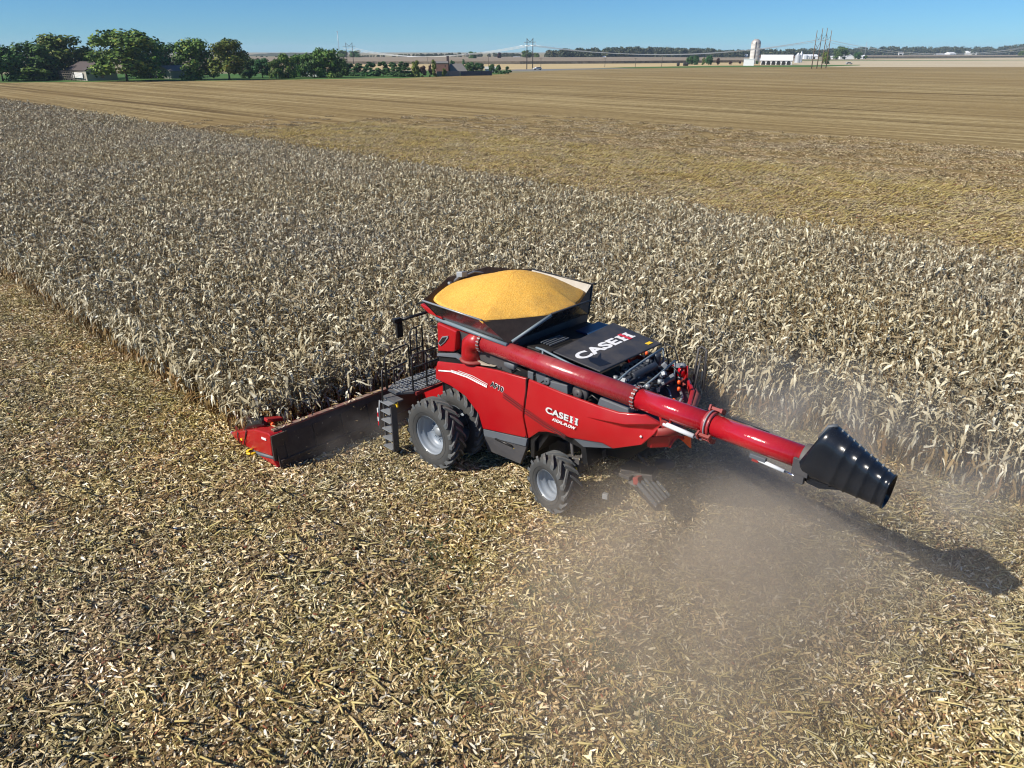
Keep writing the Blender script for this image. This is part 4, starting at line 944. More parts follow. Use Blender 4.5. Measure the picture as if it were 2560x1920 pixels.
# red beak of the tank front at cab roof level
MB().shell([(1.50, 1.8, 4.36), (1.56, 1.8, 4.30), (1.20, 1.8, 4.14), (.62, 1.8, 4.10), (.72, 1.8, 4.22)], [(0, 1, 2, 3, 4)], (0, -.5, 0)).obj('roof_corner', M['red'], CH, bevel=.02)
# --- grain tank
zb, zt = 4.0, 4.68
bl, br, fl, fr = V(-1.80, 1.66, zb), V(-1.80, -1.66, zb), V(.80, 1.66, zb), V(.80, -1.66, zb)
tl_r, tl_f, tr_r, tr_f = V(-1.46, 2.22, zt), V(.92, 2.22, zt), V(-1.44, -2.22, zt), V(.92, -2.22, zt)
MB().add([(-1.8, 1.5, 3.0), (-1.8, -1.5, 3.0), (.8, -1.5, 3.0), (.8, 1.5, 3.0), bl, br, fr, fl], [(0, 1, 5, 4), (1, 2, 6, 5), (2, 3, 7, 6), (3, 0, 4, 7)]).obj('tank_wall', M['dkgrey'], CH)
GT = MB().add([bl, fl, tl_f, tl_r], [(0, 1, 2, 3)]); GT = MB().shell([bl, fl, tl_f, tl_r], [(0, 1, 2, 3)], (0, -.035, .0)).obj('tank_side_flap', M['tank_out'], CH)
MB().shell([br, fr, tr_f, tr_r], [(3, 2, 1, 0)], (0, -.035, 0)).obj('tank_side_flap', M['tank_in'], CH, label='pale dusty inner side of the right tank flap')
rl, rr_ = V(-2.28, .55, 4.62), V(-2.28, -.55, 4.62)
MB().shell([bl, rl, rr_, br], [(0, 1, 2, 3)], (.035, 0, 0)).obj('tank_rear_flap', M['tank_out'], CH)
ffl, ffr = V(1.34, .9, 4.98), V(1.34, -.7, 4.98)
MB().shell([fl, ffl, ffr, fr], [(3, 2, 1, 0)], (.035, 0, 0)).obj('tank_front_flap', M['fabric'], CH)
def gusset(a, b, c, nm='tank_gusset'):
    mid = (b + c) / 2 - V(0, 0, .02); MB().shell([a, b, mid, c], [(0, 1, 2), (0, 2, 3)], (0, 0, -.02)).obj(nm, M['fabric'], CH)
gusset(bl, tl_r, rl); gusset(br, rr_, tr_r); gusset(fl, ffl, tl_f); gusset(fr, tr_f, ffr)
MB().tube([tl_r + V(.03, 0, 0), tl_f], .026, 6).obj('flap_rim', M['steel'], CH); MB().tube([tr_r, tr_f], .025, 6).obj('flap_rim', M['black'], CH)
MB().tube([V(.98, 1.70, 4.02), V(-.4, 1.72, 4.0), V(-1.82, 1.70, 3.97)], .055, 8).obj('tank_base_rail', M['rail'], CH)
MB().tube([bl + V(-.05, -.1, .03), rl + V(-.03, 0, 0)], .045, 6).obj('rear_flap_rail', M['rail'], CH)
MB().tube([rl + V(-.02, 0, .02), rr_ + V(-.02, 0, .02), rr_ + V(-.12, -.45, .06)], .03, 6).obj('rear_flap_rim', M['deck'], CH)
MB().tube([tr_r + V(-.02, 0, 0), br], .035, 6).obj('flap_strut', M['black'], CH); MB().tube([tr_r + V(-.12, -.05, .02), tr_r + V(.1, -.05, .0), br + V(.2, -.05, 0)], .04, 6).obj('flap_strut', M['black'], CH)
for x, y in ((-1.82, .9), (-1.82, .2), (-1.82, -.5)): MB().tube([(x - .03, y, 3.55), (x - .03, y - .5, 3.78)], .014, 5).obj('tank_wall_trim', M['steel'], CH)
# bits standing behind the heap at the front
mb = MB(); mb.box((1.28, .42, 4.98), (.20, .30, .16), (0.2, 0.1, 0.3)); mb.tube([(1.28, .42, 4.95), (1.3, .8, 4.80), (1.2, 1.0, 4.85)], .05, 6)
mb.tube([(1.28, .42, 4.9), (1.3, -.1, 4.95), (1.3, -.6, 4.8)], .035, 6); mb.obj('bubble_up_bracket', M['steel'], CH, bevel=.015)
# --- grain
def grain():
    m = mat('corn_grain', (.75, .42, .06), .55, 0, .4); b = bsdf(m); tc = N(m, 'ShaderNodeTexCoord')
    v = N(m, 'ShaderNodeTexVoronoi'); v.inputs['Scale'].default_value = 75; L(m, tc.outputs['Object'], v.inputs['Vector'])
    n = noise(m, tc.outputs['Object'], 1.5, 5, .7); n3 = noise(m, tc.outputs['Object'], 24, 4, .7)
    r = ramp(m, v.outputs['Color'], [(0, (.62, .25, .02)), (.45, (.95, .50, .06)), (1, (1.0, .68, .18))])
    c = mixc(m, N_clamp(m, mth(m, 'MULTIPLY_ADD', n3.outputs['Fac'], 2.4, -.75)), r.outputs['Color'], mixc(m, .35, r.outputs['Color'], (.45, .24, .06)))
    sp = N(m, 'ShaderNodeSeparateXYZ'); L(m, tc.outputs['Object'], sp.inputs[0])
    chaff = N_clamp(m, mth(m, 'MULTIPLY', mth(m, 'MULTIPLY_ADD', n.outputs['Fac'], 3.0, -1.35), mth(m, 'MULTIPLY_ADD', sp.outputs['X'], -.5, .35)))
    L(m, mixc(m, mth(m, 'MULTIPLY', chaff, .45), c, (.30, .15, .06)), b.inputs['Base Color'])
    bp = N(m, 'ShaderNodeBump'); bp.inputs['Distance'].default_value = .012; bp.inputs['Strength'].default_value = .9
    L(m, v.outputs['Distance'], bp.inputs['Height']); L(m, bp.outputs[0], b.inputs['Normal']); return m
M['grain'] = grain()
outline = [tl_r, V(-1.2, 2.2, zt - .01), V(-.2, 2.19, zt), V(.55, 2.05, zt), tl_f + V(-.14, -.30, .06), V(.93, 1.5, 4.84), V(1.08, .9, 4.90), V(1.12, 0, 4.90), V(1.05, -.9, 4.82), V(.9, -1.7, 4.62), V(.3, -2.0, 4.5), V(-.6, -2.02, 4.5), V(-1.38, -1.98, 4.52), V(-1.75, -1.5, 4.5), V(-2.08, -.8, 4.54), rr_ + V(.05, 0, -.02), rl + V(.05, 0, -.02), V(-1.98, 1.05, 4.60), V(-1.72, 1.6, 4.62)]
def cr(pts, n):                                                      # closed Catmull-Rom
    out = []; k = len(pts)
    for i in range(k):
        a, b, c, d = pts[i - 1], pts[i], pts[(i + 1) % k], pts[(i + 2) % k]
        for j in range(n):
            t = j / n; out.append(0.5 * ((2 * b) + (c - a) * t + (2 * a - 5 * b + 4 * c - d) * t * t + (3 * b - a - 3 * c + d) * t ** 3))
    return out
ol = cr(outline, 5); peak = V(-.35, -.1, 5.27); vs = [peak]; nr = 22; random.seed(11)
for j in range(1, nr + 1):
    t = j / nr
    for q in ol:
        p = peak.lerp(q, t); rr0 = math.hypot(p.x - peak.x, (p.y - peak.y) * .92); zc = peak.z - .34 * (math.sqrt(rr0 * rr0 + .22) - .469); p.z = zc * (1 - t ** 4) + q.z * t ** 4 + (random.uniform(-.006, .006) if j < nr else -.0) + .05 * math.sin(p.x * 2.3 + 1) * math.sin(p.y * 1.9) * t * (1 - t) * 2
        if j == nr: p.z -= .02
        vs.append(p)
k = len(ol); fs = [(0, 1 + i, 1 + (i + 1) % k) for i in range(k)]
for j in range(nr - 1):
    for i in range(k): a = 1 + j * k + i; b = 1 + j * k + (i + 1) % k; fs.append((a, a + k, b + k, b))
last = 1 + (nr - 1) * k; n0 = len(vs); vs += [V(min(max(v.x * .8, -1.6), .65), min(max(v.y * .66, -1.45), 1.45), 4.05) for v in vs[last:last + k]]
fs += [(last + i, n0 + i, n0 + (i + 1) % k, last + (i + 1) % k) for i in range(k)]
GR = MB().add(vs, fs, True).obj('corn_grain', M['grain'])
GR.location = ORG; GR.rotation_euler.z = HEAD
tag(GR, 'golden heap of shelled corn rising above the open grain tank', None, None, 'stuff')
# --- engine deck, hood panel
hood = [V(-2.95, 1.20, 3.97), V(-4.45, 1.18, 3.86), V(-4.42, -1.50, 3.84), V(-2.72, -1.62, 3.97)]
HD = MB().shell(hood, [(0, 1, 2, 3)], (0, 0, -.05)).obj('engine_hood', M['deck'], CH, bevel=.02)
nrm = (hood[1] - hood[0]).cross(hood[3] - hood[0]).normalized(); nrm = nrm if nrm.z > 0 else -nrm
def on_hood(x, y): # height of the hood top at x, y
    p0 = hood[0]; return V(x, y, p0.z - (nrm.x * (x - p0.x) + nrm.y * (y - p0.y)) / nrm.z)
mb = MB(); hp = [(-3.75, .80), (-3.95, .95), (-4.28, .98), (-4.36, .62), (-4.02, .60), (-3.78, .30), (-3.92, .62)]
MB().shell([on_hood(x, y) + V(0, 0, .004) for x, y in hp], [tuple(range(len(hp)))], (0, 0, -.002)).obj('hood_opening', M['black_decal'], CH)
MB().box(on_hood(-4.22, -1.2) + V(0, 0, .005), (.12, .2, .006)).obj('hood_sticker', M['yellow'], CH)
MB().add([(-1.85, 1.5, 3.35), (-2.9, 1.5, 3.3), (-2.9, -1.5, 3.3), (-1.85, -1.5, 3.35), (-1.85, 1.5, 2.9), (-2.9, 1.5, 2.9), (-2.9, -1.5, 2.9), (-1.85, -1.5, 2.9)], [(0, 1, 2, 3), (0, 4, 5, 1), (3, 2, 6, 7)]).obj('mid_deck', M['black'], CH)
MB().box((-2.35, -.1, 3.62), (.85, 2.6, .5)).obj('cooler_box', M['black'], CH, bevel=.03)
MB().box((-2.55, -1.0, 3.90), (.5, 1.0, .06)).obj('cooler_lid', mat('blue_black_lid', (.012, .035, .085), .3), CH, bevel=.02)
for k in range(4): MB().box((-2.60 + .10 * k, .55, 3.955 - .0 * k), (.035, .75, .03)).obj('louvre', M['grey'], CH)
MB().tube([(-2.45, 1.28, 3.95), (-2.72, 1.33, 3.98), (-3.6, 1.33, 3.86), (-4.5, 1.32, 3.76), (-4.95, 1.28, 3.70)], .03, 6).obj('hood_rail', M['rail'], CH)
MB().tube([(-4.95, 1.28, 3.70), (-4.75, .4, 3.72), (-4.62, -.6, 3.74), (-4.55, -1.35, 3.76)], .03, 6).obj('deck_rail', M['rail'], CH)
MB().tube([(-5.3, .85, 3.05), (-5.3, .80, 3.45), (-5.18, -.2, 3.52), (-5.05, -1.2, 3.60)], .03, 6).obj('deck_rail', M['rail'], CH)
for a, b in (((-4.95, 1.28, 3.7), (-4.98, 1.28, 2.9)), ((-2.72, 1.33, 3.98), (-2.72, 1.33, 3.2)), ((-4.55, -1.4, 3.76), (-4.6, -1.45, 2.9)), ((-5.05, -1.2, 3.6), (-5.05, -1.3, 2.9))):
    MB().tube([a, b], .025, 6).obj('rail_post', M['rail'], CH)
# engine and pipework under the hood edge
random.seed(21); mb = MB()
mb.box((-4.55, .35, 3.25), (.8, .7, .65)); mb.box((-4.5, -.45, 3.25), (.75, .8, .5));
for q in range(7): mb.box((-4.55, -.75 + .2 * q, 3.56), (.34, .10, .12)); mb.tube([(-4.75, -.75 + .2 * q, 3.5), (-5.0, -.75 + .2 * q, 3.42), (-5.05, -.7 + .2 * q, 3.2)], .035, 7)
mb.tube([(-5.2, -.9, 3.25), (-5.25, .7, 3.25)], .09, 10); mb.box((-4.85, .9, 3.2), (.45, .45, .55))
mb.lathe([(.02, -.5), (.10, -.5), (.10, .5), (.02, .5)], 16, 'Y', (-4.85, -.1, 3.58)); mb.lathe([(.02, -.3), (.13, -.3), (.13, .3), (.02, .3)], 14, 'Y', (-4.95, .1, 3.35))
mb.lathe([(.02, 0), (.12, 0), (.12, .75), (.09, .8), (.02, .8)], 14, 'Z', (-4.62, -1.0, 2.95))
mb.obj('engine', M['engine'], CH, bevel=.03)
mb = MB()
for k in range(24):
    a = V(random.uniform(-5.5, -4.4), random.uniform(-1.2, 1.1), random.uniform(3.0, 3.6)); pts = [a]
    for _ in range(3): pts.append(pts[-1] + V(random.uniform(-.3, .3), random.uniform(-.35, .35), random.uniform(-.25, .2)))
    mb.tube(pts, random.choice((.018, .025, .035)), 6)
mb.obj('engine_hose', M['black'], CH)
mb = MB()
for k in range(34): mb.box((random.uniform(-5.6, -4.45), random.uniform(-1.1, 1.15), random.uniform(3.1, 3.7)), (random.uniform(.05, .14), random.uniform(.05, .14), random.uniform(.04, .12)), (random.random(), random.random(), random.random()))
for k in range(14): c = (random.uniform(-5.5, -4.5), random.uniform(-.9, 1.1), random.uniform(3.2, 3.6)); mb.lathe([(.01, -.05), (.06, -.05), (.06, .05), (.01, .05)], 10, 'Z', c)
mb.obj('engine_fitting', M['steel'], CH)
MB().lathe([(.0, 0), (.045, 0), (.045, .06), (.03, .08), (.0, .09)], 12, 'Z', (-4.50, -.70, 3.76)).obj('orange_cap', M['orange'], CH)
# machinery glimpsed in the slot between side panel and auger
mb = MB()
for x in (-.95, -1.25): mb.lathe([(.10, -.03), (.20, -.03), (.20, .03), (.10, .03)], 18, 'Y', (x, 1.50, 3.22))
mb.lathe([(.02, -.05), (.22, -.05), (.24, 0), (.22, .05), (.02, .05)], 20, 'Y', (-4.15, 1.52, 3.30)); mb.lathe([(.02, -.05), (.12, -.05), (.12, .07), (.02, .07)], 16, 'Y', (-4.15, 1.58, 3.30))
mb.obj('pulley', M['dkgrey'], CH)
mb = MB(); mb.lathe([(.02, -.22), (.13, -.18), (.15, 0), (.12, .2), (.02, .24)], 14, 'X', (-1.75, 1.45, 3.33)); mb.box((-2.85, 1.42, 3.28), (.35, .2, .30), (0, .2, 0)); mb.box((-3.45, 1.45, 3.22), (.62, .22, .26), (0, .1, 0)); mb.box((-2.5, 1.45, 3.25), (.2, .2, .25)); mb.lathe([(.02, -.05), (.10, -.05), (.10, .4), (.02, .4)], 12, 'Y', (-3.1, 1.2, 3.30))
mb.obj('slot_machinery', M['grey'], CH, bevel=.02)
MB().prism([(-4.72, 3.16), (-4.80, 3.42), (-5.62, 3.40), (-5.66, 3.26), (-5.55, 3.20)], 1.36, 1.62).obj('grey_tank_box', M['grey'], CH, bevel=.03)
mb = MB()
for k in range(9):
    x = -.8 - .5 * k; mb.tube([(x, 1.5, 3.12), (x - .2, 1.52, 3.3 + .05 * (k % 2)), (x - .45, 1.45, 3.2)], .022, 6)
mb.obj('slot_hose', M['black'], CH)
MB().prism([(.05, 3.08), (-.15, 3.18), (-.95, 3.14), (-1.25, 3.17), (-.7, 3.06)], 1.15, 1.62).obj('auger_base_plate', M['pale_tan'], CH)
# --- beacons, rear ladder and rails
def beacon(x, y, z, m, sc=1.0):
    MB().lathe([(.0, 0), (.07 * sc, 0), (.07 * sc, .10 * sc), (.055 * sc, .14 * sc), (.0, .16 * sc)], 14, 'Z', (x, y, z)).obj('beacon', m, CH)
beacon(-5.10, -1.50, 3.10, M['red_lens'], 1.5); MB().lathe([(.0, 0), (.10, 0), (.10, .06), (.05, .10), (0, .1)], 14, 'Z', (-5.10, -1.50, 3.35)).obj('beacon_base', M['steel'], CH); MB().tube([(-5.1, -1.5, 2.9), (-5.1, -1.5, 3.1)], .08, 10).obj('beacon_base', M['steel'], CH)
beacon(-5.48, -.80, 3.02, M['orange'], .65); beacon(-5.42, -.88, 3.16, M['orange'], .65); beacon(-5.75, -.15, 3.0, M['orange'], .7)
mb = MB(); mb.tube([(-5.0, -.9, 2.95), (-5.35, -.55, 3.05), (-5.55, -.35, 2.98)], .03, 6); mb.tube([(-4.85, -.75, 3.0), (-5.15, -.95, 3.1)], .03, 6); mb.tube([(-5.4, -1.0, 2.95), (-5.75, -.55, 3.0), (-5.9, -.1, 2.98)], .04, 6); mb.obj('deck_linkage', M['steel'], CH)
RL = MB().tube([(-5.55, -1.35, 3.0), (-5.55, -1.45, 4.0), (-5.60, -1.50, 4.05), (-5.75, -1.50, 4.0), (-5.80, -1.42, 3.0)], .03, 8).obj('rear_handrail', M['dkgrey'], CH)
MB().tube([(-5.70, -1.2, 3.0), (-5.72, -1.3, 3.9), (-5.85, -1.32, 3.85), (-5.92, -1.25, 3.0)], .025, 8).obj('rear_handrail', M['dkgrey'], CH)
MB().tube([(-4.45, -1.55, 3.84), (-4.75, -1.62, 3.75), (-4.95, -1.62, 3.3), (-4.95, -1.62, 2.9)], .02, 6).obj('side_handrail', M['black'], CH)
MB().tube([(-4.45, -1.6, 3.8), (-4.6, -1.65, 3.3), (-4.6, -1.65, 2.9)], .02, 6).obj('side_handrail', M['black'], CH)
# --- unloading auger
AY, AZ, AR = 1.60, 3.75, .235
AG = thing('unloading_auger', '', 'x', (0, 0, 0)); AG.parent = CH
for k_ in ('label', 'category'):
    if k_ in AG: del AG[k_]
def flange(x, r=AR + .05, bolts=18):
    MB().lathe([(AR, -.035), (r, -.035), (r, -.008), (AR + .01, -.004), (AR + .01, .004), (r, .008), (r, .035), (AR, .035)], 32, 'X', (x, AY, AZ)).obj('flange', M['dust_red'], AG)
    mb = MB()
    for i in range(bolts):
        a = 2 * math.pi * i / bolts; mb.box((x, AY + (r - .012) * math.cos(a), AZ + (r - .012) * math.sin(a)), (.10, .026, .026), (a, 0, 0))
    mb.obj('flange_bolts', M['steel'], AG)
el = [V(-.30, 1.50, 3.05), V(-.28, 1.52, 3.35), V(-.32, 1.55, 3.56), V(-.50, 1.58, 3.70), V(-.80, AY, AZ)]
MB().tube(el, [.34, .30, .29, .27, AR + .01], 24).obj('elbow', M['red'], AG)
MB().lathe([(.42, -.04), (.44, 0), (.42, .03), (.30, .05)], 28, 'Z', (-.32, 1.45, 3.10)).obj('turret_ring', M['dust_red'], AG)
MB().tube([(-.80, AY, AZ), (-5.84, AY, AZ)], AR, 40).obj('inner_tube', M['auger_red'], AG)
MB().lathe([(AR + .006, -.03), (AR + .006, .03)], 40, 'X', (-3.35, AY, AZ)).obj('weld_band', M['auger_red'], AG)
flange(-.85); flange(-5.86)
MB().tube([(-5.88, AY, AZ), (-7.66, AY, AZ)], AR * 1.02, 40).obj('middle_tube', M['auger_clean'], AG)
MB().lathe([(AR, -.07), (AR + .05, -.07), (AR + .05, -.02), (AR + .015, -.01), (AR + .015, .01), (AR + .05, .02), (AR + .05, .09), (AR, .12)], 40, 'X', (-7.72, AY, AZ)).obj('fold_collar', M['auger_red'], AG)
MB().lathe([(AR + .055, -.015), (AR + .075, -.01), (AR + .075, .01), (AR + .055, .015)], 40, 'X', (-7.70, AY, AZ)).obj('clamp_ring', M['steel'], AG)
mb = MB()
for a in (-.5, -.9, -1.3, 2.0, 2.3):
    c = V(-7.72, AY + (AR + .10) * math.cos(a), AZ + (AR + .10) * math.sin(a))
    mb.box(c, (.26, .07, .07), (a, 0, 0)); mb.box(c + V(.12, 0, 0), (.05, .13, .13), (a, 0, 0)); mb.box(c - V(.14, 0, 0), (.05, .10, .12), (a, 0, 0))
mb.obj('hinge_lugs', M['dust_red'], AG, bevel=.01)
MB().tube([(-7.76, AY, AZ), (-9.85, AY, AZ)], AR, 40).obj('outer_tube', M['auger_clean'], AG)
MB().tube([(-8.1, AY - .17, AZ + .18), (-8.9, AY - .19, AZ + .16)], .022, 6).obj('top_pipe', M['black'], AG)
# fold cylinders on the near lower side
def cyl(a, b, split, r):
    a, b = V(*a), V(*b); m_ = a.lerp(b, split)
    c = MB().tube([a, m_], r, 14).obj('hydraulic_cylinder', M['bright_cyl'], AG)
    MB().tube([m_, b], r * .55, 10).obj('piston_rod', M['chrome'], c); MB().box(a, (.14, .08, .12)).obj('cylinder_clevis', M['dust_red'], c)
cyl((-6.72, AY + .22, AZ - .26), (-7.66, AY + .22, AZ - .30), .8, .055)
mb = MB(); mb.tube([(-6.55, AY + .12, AZ - .20), (-6.70, AY + .22, AZ - .36), (-6.85, AY + .15, AZ - .2)], .03, 6); mb.obj('cylinder_bracket', M['red'], AG)
cyl((-8.88, AY + .20, AZ - .28), (-9.86, AY + .22, AZ - .34), .62, .04)
MB().box((-8.92, AY + .2, AZ - .24), (.34, .09, .09)).obj('sensor_box', M['grey'], AG, bevel=.01)
# spout: black tapering chute with ribs, swung back and down
S0 = V(-9.78, AY, AZ + .08); dirn = V(-1.0, -.02, -.30).normalized()
upv = V(-.30, 0, 1.0).normalized(); sidev = V(0, 1, 0)
def spt(t):                                     # centre, half height vector, half width along the chute
    top = V(-10.22, AY, 4.56).lerp(V(-11.36, AY, 3.98), t); bot = V(-9.98, AY, 3.44).lerp(V(-11.30, AY, 3.37), t)
    return (top + bot) / 2, (top - bot) / 2, .34 - .125 * t
nseg = 32; vs = []
rows_ = [(None, V(-10.10, AY, 4.55), V(-9.66, AY, 3.56), .31), (None, V(-10.16, AY, 4.58), V(-9.80, AY, 3.47), .34)] + [(t, g, 0, 0) for t, g in
         [(0.0, 0), (.13, 0), (.26, 0), (.275, .016), (.30, -.004), (.45, 0), (.465, .016), (.49, -.004), (.64, 0), (.655, .016), (.68, -.004), (.84, 0), (.855, .016), (.875, -.004), (.965, 0), (.975, .022), (1.0, .022)]]
for t, A_, B_, wd_ in rows_:
    if t is None: c, hv, hw_ = (A_ + B_) / 2, (A_ - B_) / 2, wd_; g_ = 0
    else: c, hv, hw_ = spt(t); g_ = A_
    hl = hv.length
    for i in range(nseg):
        a = 2 * math.pi * i / nseg; ca, sa = math.cos(a), math.sin(a); ex = .66
        vs.append(c + V(0, 1, 0) * math.copysign(abs(ca) ** ex, ca) * (hw_ + g_) + hv * (math.copysign(abs(sa) ** ex, sa) * (hl + g_) / hl))
secs = rows_
fs = [(j * nseg + i, j * nseg + (i + 1) % nseg, (j + 1) * nseg + (i + 1) % nseg, (j + 1) * nseg + i) for j in range(len(secs) - 1) for i in range(nseg)]
mb = MB().add(vs, fs, True); n0 = len(secs) * nseg
mb.add(vs[:nseg], [tuple(range(nseg))], False)
SP = mb.obj('spout', M['spout'], AG); so = SP.modifiers.new('wall', 'SOLIDIFY'); so.thickness = .018; so.offset = -1
mb = MB()
for k in range(9):
    cc, hv, hw_ = spt(.08 + .1 * k); mb.box(cc + hv * 1.02 - V(0, .08, 0), (.03, .05, .03))
mb.obj('spout_clips', M['steel'], SP)
MB().tube([(-9.95, AY, 4.25), (-10.08, AY, 4.55), (-10.22, AY - .05, 4.60)], .04, 6).obj('spout_hinge_bar', M['grey'], SP)
mb = MB(); mb.lathe([(AR, -.12), (AR + .06, -.10), (AR + .06, .04), (AR, .06)], 32, 'X', (-9.78, AY, AZ)); mb.box((-9.80, AY + .26, AZ - .08), (.32, .06, .34)); mb.box((-9.80, AY + .24, AZ - .32), (.20, .10, .2))
mb.obj('spout_collar', M['dkgrey'], SP, bevel=.01)
MB().shell([(-9.75, AY + .2, 3.50), (-9.95, AY + .2, 3.36), (-10.18, AY + .2, 3.34), (-10.6, AY + .2, 3.48)], [(0, 1, 2, 3)], (0, -.4, 0)).obj('spout_skirt', M['spout'], SP)
# --- decals
def text_mesh(s, size, m, bold=.03, depth=.003, sx=1.0):
    cu = bpy.data.curves.new('lettering', 'FONT'); cu.body = s; cu.size = size; cu.offset = bold * size; cu.extrude = depth; cu.space_character = 1.0 + bold * 1.2
    o = bpy.data.objects.new('lettering_tmp', cu); COL.objects.link(o); dg = bpy.context.evaluated_depsgraph_get(); dg.update()
    me = bpy.data.meshes.new_from_object(o.evaluated_get(dg)); bpy.data.objects.remove(o); bpy.data.curves.remove(cu)
    me.materials.clear(); me.materials.append(m)
    xs = [v.co.x for v in me.vertices]; me['w'] = max(xs)
    if sx != 1: me.transform(Matrix.Scale(sx, 4, V(1, 0, 0)))
    return me
def frame(o_, xa, ya, za): # matrix from origin and axes
    m = Matrix.Identity(4)
    for i, v in enumerate((xa, ya, za)): m.col[i][:3] = v[:]
    m.col[3][:3] = o_[:]; return m
def place_text(s, width, height, o_, xa, ya, m, parent, bold=.03, name='lettering', shear=0, label=None):
    me = text_mesh(s, 1.0, m, bold); xs = [v.co.x for v in me.vertices]; yv = [v.co.y for v in me.vertices]
    x0, x1, y0, y1 = min(xs), max(xs), min(yv), max(yv)
    for v in me.vertices:
        v.co.x = (v.co.x - x0) / (x1 - x0) * width + shear * (v.co.y - y0) / (y1 - y0) * height; v.co.y = (v.co.y - y0) / (y1 - y0) * height
    me.transform(frame(o_, xa, ya, xa.cross(ya))); ob = bpy.data.objects.new(name, me); COL.objects.link(ob); ob.parent = parent
    if label: ob['label'] = label
    return ob
def ih_logo(o_, xa, ya, w, h, m_bar, m_red, parent):
    za = xa.cross(ya)
    def q(pts, m, nm, lift):
        n = len(pts); vs = [o_ + xa * (x * w) + ya * (y * h) + za * lift for x, y in pts]
        MB().shell(vs, [tuple(range(n))], -za * .004).obj(nm, m, parent)
    for x0 in (0.0, .64):                                            # the black or white bars of the H with slab serifs
        q([(x0, 0), (x0 + .36, 0), (x0 + .36, .16), (x0 + .29, .16), (x0 + .29, .84), (x0 + .36, .84), (x0 + .36, 1), (x0, 1), (x0, .84), (x0 + .07, .84), (x0 + .07, .16), (x0, .16)], m_bar, 'logo_bar', .002)
    q([(.25, .42), (.75, .42), (.75, .58), (.25, .58)], m_bar, 'logo_crossbar', .003)
    q([(.36, -.06), (.64, -.06), (.64, .12), (.60, .12), (.60, .92), (.64, .92), (.64, 1.10), (.36, 1.10), (.36, .92), (.40, .92), (.40, .12), (.36, .12)], m_red, 'logo_stem', .006)
def side_z(): return 1.862
XR, ZU = V(-1, 0, 0), V(0, 0, 1)
place_text('CASE', .74, .17, V(-3.34, 1.885, 2.615), V(-1, -.012, .0).normalized(), V(0, -.06, 1).normalized(), M['silver_decal'], CH, .035, 'lettering_case', label='CASE in silver letters on the rear side panel')
ih_logo(V(-4.12, 1.878, 2.61), V(-1, -.01, 0).normalized(), V(0, -.06, 1).normalized(), .26, .18, M['silver_decal'], M['red_decal'], CH)
place_text('AXIAL-FLOW', .74, .085, V(-3.56, 1.885, 2.47), V(-1, 0, 0), V(0, 0, 1), M['white'], CH, .03, 'lettering_axial_flow', .25, label='AXIAL-FLOW in white slanted letters under the larger lettering')
place_text('AF10', .48, .135, V(-1.30, 1.845, 2.70), V(-1, 0, -.10).normalized(), V(-.10, -.2, 1).normalized(), M['black_decal'], CH, .035, 'lettering_af10', label='AF10 in black letters with white rim on the front side panel')
wt = place_text('AF10', .50, .155, V(-1.29, 1.838, 2.69), V(-1, 0, -.10).normalized(), V(-.10, -.2, 1).normalized(), M['white'], CH, .075, 'lettering_outline')
ho = on_hood(-3.78, 1.02) + V(0, 0, .004); hx = (on_hood(-3.74, -.70) - ho + V(0, 0, .004)).normalized(); hy = (nrm.cross(hx)).normalized()
place_text('CASE', 1.72, .36, ho, hx, hy, M['white'], HD, .04, 'lettering_case', label='CASE in large white letters on the hood')
ih_logo(ho + hx * 1.80, hx, hy, .52, .34, M['white'], M['red_decal'], HD)
# stripes on the side
def stripe(pts, m, nm='stripe'):
    vs = [V(x, y, z) for x, y, z in pts]; MB().shell(vs, [tuple(range(len(vs)))], (0, -.003, 0)).obj(nm, m, CH)
def panel_y(x, z):                                                   # approximate outer face of the left side panels
    if x > -2.54:
        top = 2.85 + (1 - x) * .11; t = min(1, max(0, (top + .15 - z) / .65)); return 1.715 + .15 * t
    t = min(1, max(0, (3.22 - z) / .62)); return 1.71 + .15 * t
def band(line, w0, w1, m):
    for (x0, z0), (x1, z1) in zip(line[:-1], line[1:]):
        f = lambda x, z, w: V(x, panel_y(x, z + w) + .012, z + w)
        stripe([f(x0, z0, -w0), f(x1, z1, -w0), f(x1, z1, w1), f(x0, z0, w1)], m)
band([(.82, 2.50), (.30, 2.62), (-.40, 2.66), (-1.20, 2.62)], .004, .030, M['white'])
band([(.30, 2.66), (-.40, 2.715), (-1.20, 2.665)], .002, .020, M['silver_decal'])
band([(.0, 2.735), (-.60, 2.76), (-1.22, 2.71)], .002, .012, M['silver_decal'])
for dz, th in ((0, .035), (-.07, .030), (.065, .022)):
    band([(-1.82, 2.60 + dz), (-2.5, 2.43 + dz)], 0, th, M['dark_decal']); band([(-2.6, 2.40 + dz), (-3.3, 2.25 + dz), (-4.0, 2.15 + dz * .6)], 0, th, M['dark_decal'])
MB().box((-1.55, 1.725, .98), (.09, .02, .14)).obj('warning_sticker', M['yellow'], CH); MB().box((-2.05, 1.725, 1.05), (.10, .02, .05)).obj('warning_sticker', M['yellow'], CH)
